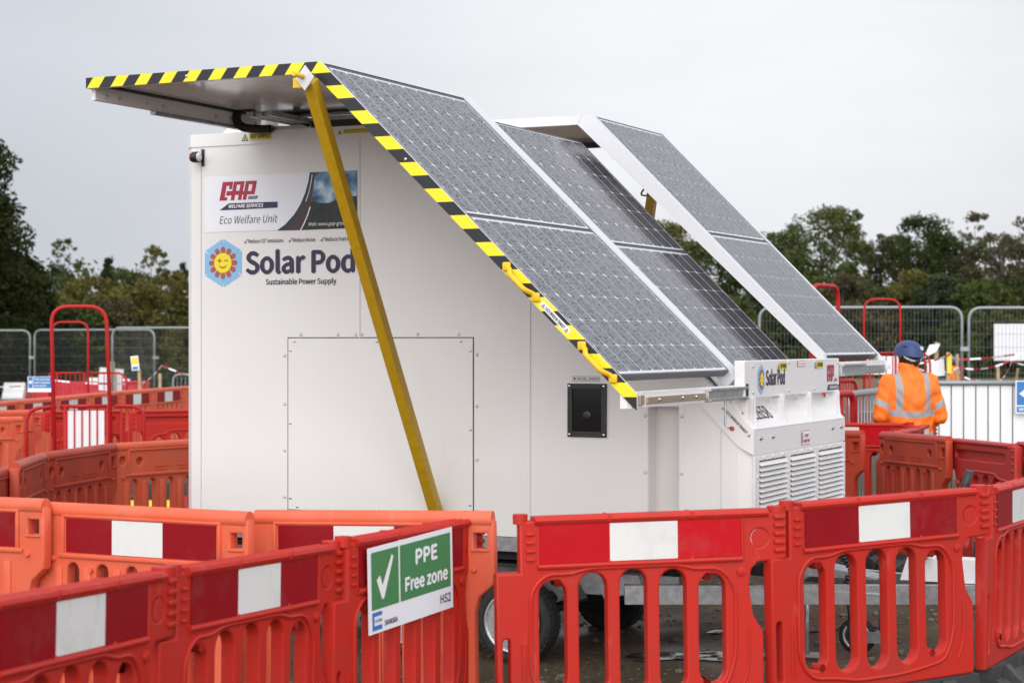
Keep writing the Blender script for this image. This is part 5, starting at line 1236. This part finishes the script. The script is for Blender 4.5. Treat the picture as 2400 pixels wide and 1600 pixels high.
def human(label, loc, rz, head_yaw=0.0, crouch=False, detail=True, scale=1.0):
    dz = -.50 if crouch else 0.0; DZ = Matrix.Translation((0, 0, dz))
    b = MB()
    loft(b, [(.86, .15, .10, 0), (.95, .155, .105, 0), (1.10, .135, .09, 0), (1.28, .165, .10, 0), (1.40, .175, .095, 0), (1.455, .11, .075, 0), (1.49, .058, .058, .005), (1.57, .052, .056, .015)])
    LEG = (lambda s: [(s * .09, 0, .88 + dz), (s * .13, .40, .50), (s * .11, .06, .10)]) if crouch else (lambda s: [(s * .09, 0, .88), (s * .10, .01, .50), (s * .105, -.015, .10)])
    b.bm.transform(DZ)
    for s in (-1, 1):
        limb(b, LEG(s), [.085, .058, .040])
        limb(b, [(s * .105, -.02, .07), (s * .115, .13, .04)], [.042, .030])
    b.bm.transform(DZ.inverted())
    for s in (-1, 1):
        limb(b, [(s * .175, 0, 1.42), (s * .255, -.03, 1.14), (s * .12, .20, 1.09)], [.055, .042, .030])
        w = Vector((s * .12, .20, 1.09)); f = Vector((-s * .55, .75, .1)).normalized(); up = Vector((0, 0, 1)); side = f.cross(up)
        limb(b, [w, w + f * .08], [.028, .034])
        for k, ln in ((-1.5, .062), (-.5, .078), (.5, .084), (1.5, .074)):      # four fingers, curled
            a = w + f * .095 + up * (k * .020); limb(b, [a - f * .03, a + f * ln * .5, a + f * ln * .78 - side * s * .02], [.0095, .0085, .0075])
        a = w + f * .04 + up * .030; limb(b, [a, a + f * .035 + up * .022, a + f * .062 + up * .030], [.011, .010, .008])
    hy0 = Matrix.Translation((0, .02, 0)) @ Matrix.Rotation(head_yaw, 4, 'Z'); hy = hy0
    hy_ = Matrix.Translation((0, .02, 0)) @ Matrix.Rotation(head_yaw, 4, 'Z')
    h = MB(); ball(h, (0, .005, 1.665), (.078, .095, .112)); ball(h, (0, .035, 1.605), (.058, .062, .055))
    limb(h, [(0, .095, 1.672), (0, .118, 1.638)], [.010, .016])
    for s in (-1, 1): ball(h, (s * .080, -.005, 1.655), (.012, .022, .034)); ball(h, (s * .032, .088, 1.655), (.018, .012, .010))
    limb(h, [(-.024, .088, 1.600), (0, .096, 1.601), (.024, .088, 1.600)], [.007, .009, .007])
    h.bm.transform(hy); hm = bpy.data.meshes.new("h"); h.bm.to_mesh(hm); h.bm.free(); b.bm.from_mesh(hm); bpy.data.meshes.remove(hm)
    b.bm.transform(DZ)
    me = voxel(b, .0065 if detail else .02, 3)
    body = mesh_obj('person', me, 'skin', None, label=label, cat='person', smooth=True)
    body.matrix_world = Matrix.Translation(loc) @ Matrix.Rotation(rz, 4, 'Z') @ Matrix.Scale(scale, 4)
    hy = DZ @ hy0
    for s in (-1, 1):
        e = MB(); ball(e, (s * .032, .092, 1.668), .012); e.bm.transform(hy); e.build('eye', 'print_white', body); e = MB(); ball(e, (s * .032, .1005, 1.668), .0055); e.bm.transform(hy); e.build('pupil', 'hair', body)
    j = MB()
    loft(j, [(.80, .225, .165, 0), (.95, .215, .160, 0), (1.10, .205, .150, -.005), (1.24, .212, .150, -.008), (1.36, .215, .142, -.01), (1.44, .185, .120, -.008), (1.49, .115, .095, -.002), (1.53, .088, .088, .005), (1.585, .094, .096, .010)])
    for s in (-1, 1):
        limb(j, [(s * .175, -.005, 1.415), (s * .225, -.02, 1.28), (s * .272, -.035, 1.125), (s * .235, .06, 1.08), (s * .145, .17, 1.085)], [.086, .078, .070, .064, .052])
    j.bm.transform(DZ)
    me = voxel(j, .013 if detail else .03, 3)
    rnd = random.Random(5)
    from mathutils import noise
    for v in me.vertices:                                       # folds in the cloth
        p = Vector((v.co.x * 5 + v.co.z * 3, v.co.y * 4, v.co.z * 7 - abs(v.co.x) * 6)); v.co += v.normal * (.016 * noise.noise(p) + .010 * noise.noise(p * 2.3))
    mesh_obj('jacket', me, 'hivis_jacket', body, smooth=True)
    t = MB(); loft(t, [(.70 + dz, .165, .125, 0), (.90 + dz, .185, .135, 0)])
    for s in (-1, 1): limb(t, LEG(s), [.105, .088, .075])
    mesh_obj('trousers', voxel(t, .016, 3), 'hivis', body, smooth=True)
    for s in (-1, 1):
        t = MB(); limb(t, [(s * .11, -.03, .055), (s * .115, .06, .05), (s * .12, .15, .038)], [.055, .052, .042]); t.box((s * .11 - .05, -.085, 0), (s * .11 + .055, .19, .022), .01); limb(t, [(s * .108, -.02, .07), (s * .108, -.012, .20)], [.055, .058])
        mesh_obj('boot', voxel(t, .012, 2), 'boot', body, smooth=True)
    # hair, helmet with harness
    hb = MB(); ball(hb, (0, -.012, 1.655), (.092, .102, .105)); ball(hb, (0, -.062, 1.60), (.068, .045, .072)); hb.bm.transform(hy)
    mesh_obj('hair', voxel(hb, .010, 2), 'hair', body, smooth=True)
    hm = MB(); n = 28; ringz = [(0, .118, .150), (.012, .116, .148), (.03, .113, .140), (.06, .106, .130), (.09, .090, .110), (.112, .066, .082), (.126, .036, .046), (.131, .002, .002)]
    rr = []
    for z, rx, ry in ringz: rr.append([hm.bm.verts.new((rx * math.cos(2 * math.pi * k / n), ry * math.sin(2 * math.pi * k / n) - .005, 1.648 + z + (.018 * max(0, -math.sin(2 * math.pi * k / n)) ** 2 * -1 + .028 * max(0, math.sin(2 * math.pi * k / n)) if z < .02 else .012 * max(0, math.sin(2 * math.pi * k / n)) * (1 - z / .13)))) for k in range(n)])
    for p, q_ in zip(rr, rr[1:]):
        for k in range(n): f = hm.bm.faces.new((p[k], p[(k + 1) % n], q_[(k + 1) % n], q_[k])); f.smooth = True
    for x in (-.05, 0, .05): hm.tube([(x, -.11 + abs(x) * .3, 1.725), (x * .8, -.05, 1.768 - abs(x) * .25), (x * .7, .05, 1.772 - abs(x) * .2)], [.004, .009, .004], 8)
    hm.bm.transform(hy); ho = hm.build('helmet', 'helmet_blue', body)
    if detail:
        v = MB()
        for s in (-1, 1):
            for z, y in ((1.725, -.085), (1.705, -.02)): v.tube([(s * .082, y, z), (s * .100, y + .035, z + .004)], [.007, .004], 6)
        v.bm.transform(hy); v.build('vent', 'lamp_black', ho)
        st = MB(); st.prism([(-.026, -.008), (.026, -.008), (.026, .022), (-.026, .022)], -.002, 0, 1); st.bm.transform(hy @ Matrix.Translation((.050, -.127, 1.702)) @ Matrix.Rotation(R(24), 4, 'Z') @ Matrix.Rotation(R(-18), 4, 'X')); so = st.build('helmet_label', 'print_white', ho)
        word('lettering', 'HS2', -.018, .0, .036, .014, 'navy', so, hy @ Matrix.Translation((.050, -.1275, 1.702)) @ Matrix.Rotation(R(24), 4, 'Z') @ Matrix.Rotation(R(-18), 4, 'X') @ WALL, .002, bold=.01)
        s = MB(); s.tube([(-.100, -.05, 1.655), (-.085, -.080, 1.625), (-.045, -.110, 1.602), (.0, -.118, 1.60), (.045, -.110, 1.602), (.085, -.08, 1.63)], .008, 8); s.bm.transform(hy); s.build('harness_strap', 'strap_white', body)
        s = MB(); s.lathe([(.026, 0), (.024, .016), (.016, .018), (.0005, .018)], 16, 'y', (.010, -.112, 1.598)); s.bm.transform(hy); s.build('harness_dial', 'lamp_black', body)
        s = MB(); s.tube([(-.082, .0, 1.64), (-.072, .03, 1.58), (-.01, .06, 1.555), (.072, .03, 1.58), (.082, .0, 1.64)], .006, 6); s.bm.transform(hy); s.build('chin_strap', 'lamp_black', body)
    return body
human('person seen from behind in orange hi-vis jacket and blue helmet, arms in front', (3.40, 16.45, 0.0), R(9), R(18), scale=.99)
human('distant person crouching in orange jacket and blue helmet behind the fence', (7.98, 34.6, gz(7.98, 34.6)), R(60), 0, crouch=True, detail=False, scale=.90)
# ------------------------------------------------------------------ trees and woodland
def leaves(rs, cen, rad, n, s, flat_=.75):
    """n leaf-sized quads gathered into clumps; cen (k,3), rad (k,)"""
    k = rs.choice(len(cen), n, p=(rad ** 2.2) / (rad ** 2.2).sum())
    d = rs.normal(size=(n, 3)); d /= np.linalg.norm(d, axis=1)[:, None]
    r = rs.random(n) ** .42
    p = cen[k] + d * (rad[k] * r)[:, None] * np.array([1, 1, flat_])
    a = rs.normal(size=(n, 3)); a /= np.linalg.norm(a, axis=1)[:, None]
    b = np.cross(a, rs.normal(size=(n, 3))); b /= np.linalg.norm(b, axis=1)[:, None]
    sz = (s * (.6 + .8 * rs.random(n)))[:, None]
    v = np.stack([p - a * sz * .9, p + b * sz * .42, p + a * sz * .9, p - b * sz * .42], 1).reshape(-1, 3)
    return v
def quads_mesh(v, name, m):
    n = len(v) // 4; me = bpy.data.meshes.new(name)
    me.vertices.add(len(v)); me.vertices.foreach_set('co', v.astype(np.float32).ravel())
    me.loops.add(len(v)); me.loops.foreach_set('vertex_index', np.arange(len(v), dtype=np.int32))
    me.polygons.add(n); me.polygons.foreach_set('loop_start', np.arange(0, len(v), 4, dtype=np.int32)); me.polygons.foreach_set('loop_total', np.full(n, 4, dtype=np.int32))
    me.update(calc_edges=True); me.materials.append(MAT[m]); return me
def crown_pts(kind, rs):
    """clump centres and radii of a crown in a unit box: x, y within 1, z 0..1"""
    C, Q = [], []
    lob = [(rs.random() * 6.283, .25 + .6 * rs.random(), .6 + .5 * rs.random()) for _ in range(7)]
    def lobe(t, z): return .84 + .30 * max(0, max(math.cos(t - a) * (1 - 2.2 * abs(z - h)) * k for a, h, k in lob))
    n = {'round': 210, 'cone': 150, 'wisp': 130, 'bush': 190}[kind]
    for i in range(n):
        t = rs.random() * 6.283; r = rs.random() ** .40; z = rs.random()
        if kind == 'round': z = .04 + .92 * z; w = .86 * math.sqrt(max(.02, 1 - ((z - .50) / .52) ** 2)); q_ = .060 + .075 * rs.random()
        elif kind == 'cone': z = .05 + .93 * z; w = (1 - z) ** .8 * .85 + .04; q_ = .035 + .08 * (1 - z) + .02 * rs.random()
        elif kind == 'wisp': z = .05 + .95 * z; w = .85 * math.sqrt(max(.02, 1 - ((z - .33) / .68) ** 2)) * (.75 + .4 * rs.random()) + .04; q_ = (.035 + .075 * rs.random()) * (1.25 - z * .7)
        else: z = .03 + .90 * z; w = .95 * math.sqrt(max(.02, 1 - (z / .98) ** 2.2)); q_ = .06 + .075 * rs.random()
        w *= lobe(t, z); C.append((math.cos(t) * r * w, math.sin(t) * r * w, z)); Q.append(q_)
    return np.array(C), np.array(Q)
def trunk_mesh(rs, kind, H, Rw, tr):
    b = MB(); x = y = 0; pts = [(0, 0, -.15)]
    for k in range(1, 7): x += rs.normal() * .05 * Rw * .3; y += rs.normal() * .05 * Rw * .3; pts.append((x, y, H * .93 * k / 6))
    b.tube(pts, [tr * 1.25, tr, tr * .85, tr * .68, tr * .5, tr * .3, tr * .1], 8)
    for k in range(9 if kind != 'cone' else 4):
        z = H * (.28 + .6 * rs.random()); t = rs.random() * 6.283; L = Rw * (.5 + .35 * rs.random()) * (1.1 - z / H * .6)
        i = min(5, int(z / (H * .93) * 6)); p = Vector(pts[i]); e = p + Vector((math.cos(t) * L, math.sin(t) * L, L * .75)); m_ = p.lerp(e, .5) + Vector((0, 0, -.08 * L))
        b.tube([p, m_, e], [tr * .38, tr * .24, tr * .07], 6)
    return b.mesh()
def tree(name, label, x, y, H, Rw, kind, leaf, seed, n=5200, s=.13, z0=.0, bark='bark', group='trees at the edge of the wood', base=None, ry=None):
    rs = np.random.RandomState(seed)
    C, Q = crown_pts(kind, rs); sc = np.array([Rw, ry or Rw, H * (1 - z0)])
    g = empty(name, (x, y, gz(x, y) if base is None else base), rs.random() * 6.28 if ry is None else 0, label=label, cat='tree' if 'tree' in name else 'bush', group=group)
    P = C * sc + np.array([0, 0, H * z0]); v = leaves(rs, P, Q * (Rw + H * .40) * .80, n, s)
    v[:, 2] = np.maximum(v[:, 2], .02)
    mesh_obj('crown', quads_mesh(v, 'crown', leaf), leaf, g)
    mesh_obj('trunk', trunk_mesh(rs, kind, H, Rw, (.009 if kind == 'wisp' else .014) * H + .02), bark, g)
    return g
def px(x, Z): return (x - 1200) / 4500 * Z
def top(y, Z): return 1.75 + (800 - y) / 4500 * Z
def build_trees():
    tree('oak_tree', 'large dark oak tree filling the left edge against the sky', px(-195, 58), 58, 8.9, 4.1, 'round', 'oak_leaf', 11, 70000, .095, .0, group=None)
    tree('oak_tree', 'dark lower oak tree below and right of the big oak, left edge', px(12, 63), 63, 4.9, 2.3, 'bush', 'oak_leaf', 15, 16000, .10, .0, group=None)
    Lf = [(150, 604, 'wisp', 'mid_leaf', 1.35, 'thin topped green tree right of the dark oak'), (118, 655, 'round', 'dark_leaf', 1.5, 'dark round tree against the side of the oak'),
          (205, 672, 'bush', 'olive_leaf', 1.6, 'olive yellow bushy tree behind the tall red hoop'), (255, 640, 'cone', 'dark_leaf', 1.05, 'small dark pointed conifer in the left wood'),
          (300, 668, 'round', 'mid_leaf', 1.5, 'green round tree between the conifer and the pale birch'), (357, 615, 'wisp', 'olive_leaf', 1.25, 'pale yellowish birch, tallest in the left wood'),
          (322, 690, 'bush', 'olive_leaf', 1.5, 'olive bushy tree left of the pale birch base'), (398, 675, 'round', 'olive_leaf', 1.3, 'olive green tree right of the pale birch'),
          (428, 652, 'cone', 'dark_leaf', 1.1, 'dark conifer touching the rear edge of the trailer'), (185, 740, 'bush', 'mid_leaf', 1.6, 'low green tree under the olive one, left wood'),
          (265, 735, 'bush', 'brown_leaf', 1.5, 'low brownish tree below the small conifer'), (60, 720, 'bush', 'dark_leaf', 1.7, 'low dark tree below the oak at the left')]
    for i, (x, y, k, lf, r, lab) in enumerate(Lf):
        Z = (84, 88, 80, 92, 86, 82, 76, 84, 90, 74, 75, 72)[i]
        tree('woodland_tree', lab, px(x, Z), Z, top(y - 40, Z), r * 1.2, k, lf, 30 + i, 11000 if k != 'wisp' else 7000, .085, .0, bark='pale_bark' if k == 'wisp' else 'bark')
    Rt = [(1560, 520, 'round', 'olive_leaf', 2.2, 'olive tree showing through the gap between the solar panels'), (1655, 560, 'round', 'mid_leaf', 2.2, 'green tree hidden mostly behind the far solar panel'),
          (1760, 590, 'round', 'dark_leaf', 2.0, 'dark tree behind the lower edge of the far solar panel'), (1835, 545, 'round', 'mid_leaf', 1.9, 'rounded green tree just right of the far solar panel'),
          (1925, 482, 'round', 'mid_leaf', 2.1, 'tallest green tree of the right wood, with a domed top'), (1990, 496, 'wisp', 'mid_leaf', 1.5, 'thin topped green tree beside the tallest one'),
          (2055, 545, 'wisp', 'brown_leaf', 1.9, 'sparse brown tree in the dip of the right treeline'), (2108, 556, 'round', 'brown_leaf', 1.7, 'brownish round tree left of the dark domed tree'),
          (2168, 502, 'round', 'dark_leaf', 1.7, 'dark domed tree standing above the right treeline'), (2225, 545, 'round', 'dark_leaf', 1.6, 'dark tree leaning on the dark domed one, right side'),
          (2285, 505, 'wisp', 'brown_leaf', 1.5, 'half bare brown tree, taller of the two at the right edge'), (2345, 548, 'round', 'brown_leaf', 1.8, 'dull brown tree between the two half bare trees'),
          (2392, 512, 'wisp', 'brown_leaf', 1.5, 'half bare brown tree cut off by the right edge'), (2450, 550, 'round', 'dark_leaf', 2.0, 'dark tree just beyond the right edge'),
          (1890, 640, 'bush', 'mid_leaf', 2.0, 'lower green tree in front of the tallest one'), (1985, 640, 'bush', 'brown_leaf', 1.8, 'lower brownish tree above the red hoop'),
          (2075, 660, 'bush', 'mid_leaf', 1.8, 'lower green tree above the blue helmet'), (2150, 625, 'bush', 'olive_leaf', 1.5, 'yellowish lower tree in front of the dark domed one'),
          (2215, 635, 'bush', 'grey_leaf', 1.6, 'grey green willowy tree above the fence joint'), (2300, 650, 'bush', 'mid_leaf', 1.9, 'lower green tree above the blank white board'),
          (2380, 655, 'bush', 'dark_leaf', 1.8, 'lower dark tree at the right edge'), (1790, 680, 'bush', 'dark_leaf', 1.9, 'lower dark tree seen between the far panel and the fence'), (1690, 690, 'bush', 'mid_leaf', 1.9, 'low green tree behind the panel gap')]
    for i, (x, y, k, lf, r, lab) in enumerate(Rt):
        Z = 92 - (i % 3) * 3 if i < 14 else 82 - (i % 4) * 2
        tree('woodland_tree', lab, px(x, Z), Z, top(y - 6, Z) - .36, r * 1.15, k, lf, 70 + i, 13000 if k != 'wisp' else 8000, .092, .0, bark='pale_bark' if k == 'wisp' else 'bark', base=.34)
    rs = np.random.RandomState(4)                                 # the wood behind, one mass
    def mass(name, n, xs, ys, h, m, s, r):
        x = rs.uniform(xs[0], xs[1], 320); C = np.stack([x, rs.uniform(*ys, 320), rs.random(320) * (h * (.8 + .25 * np.sin(x * .45) + .15 * np.sin(x * 1.3)))], 1)
        v = leaves(rs, C, np.full(320, r) * (.7 + .6 * rs.random(320)), n, s); v[:, 2] = np.maximum(v[:, 2], .02)
        mesh_obj(name, quads_mesh(v, name, m), m, None, kind='stuff')
    mass('woodland', 42000, (-42, 40), (100, 106), 5.2, 'mid_leaf', .20, 1.6)
    mass('undergrowth', 14000, (-30, -6), (66, 71), .75, 'hedge_leaf', .11, .6)
    mass('undergrowth', 20000, (0, 34), (72, 78), 1.7, 'dark_leaf', .14, .8)
build_trees()
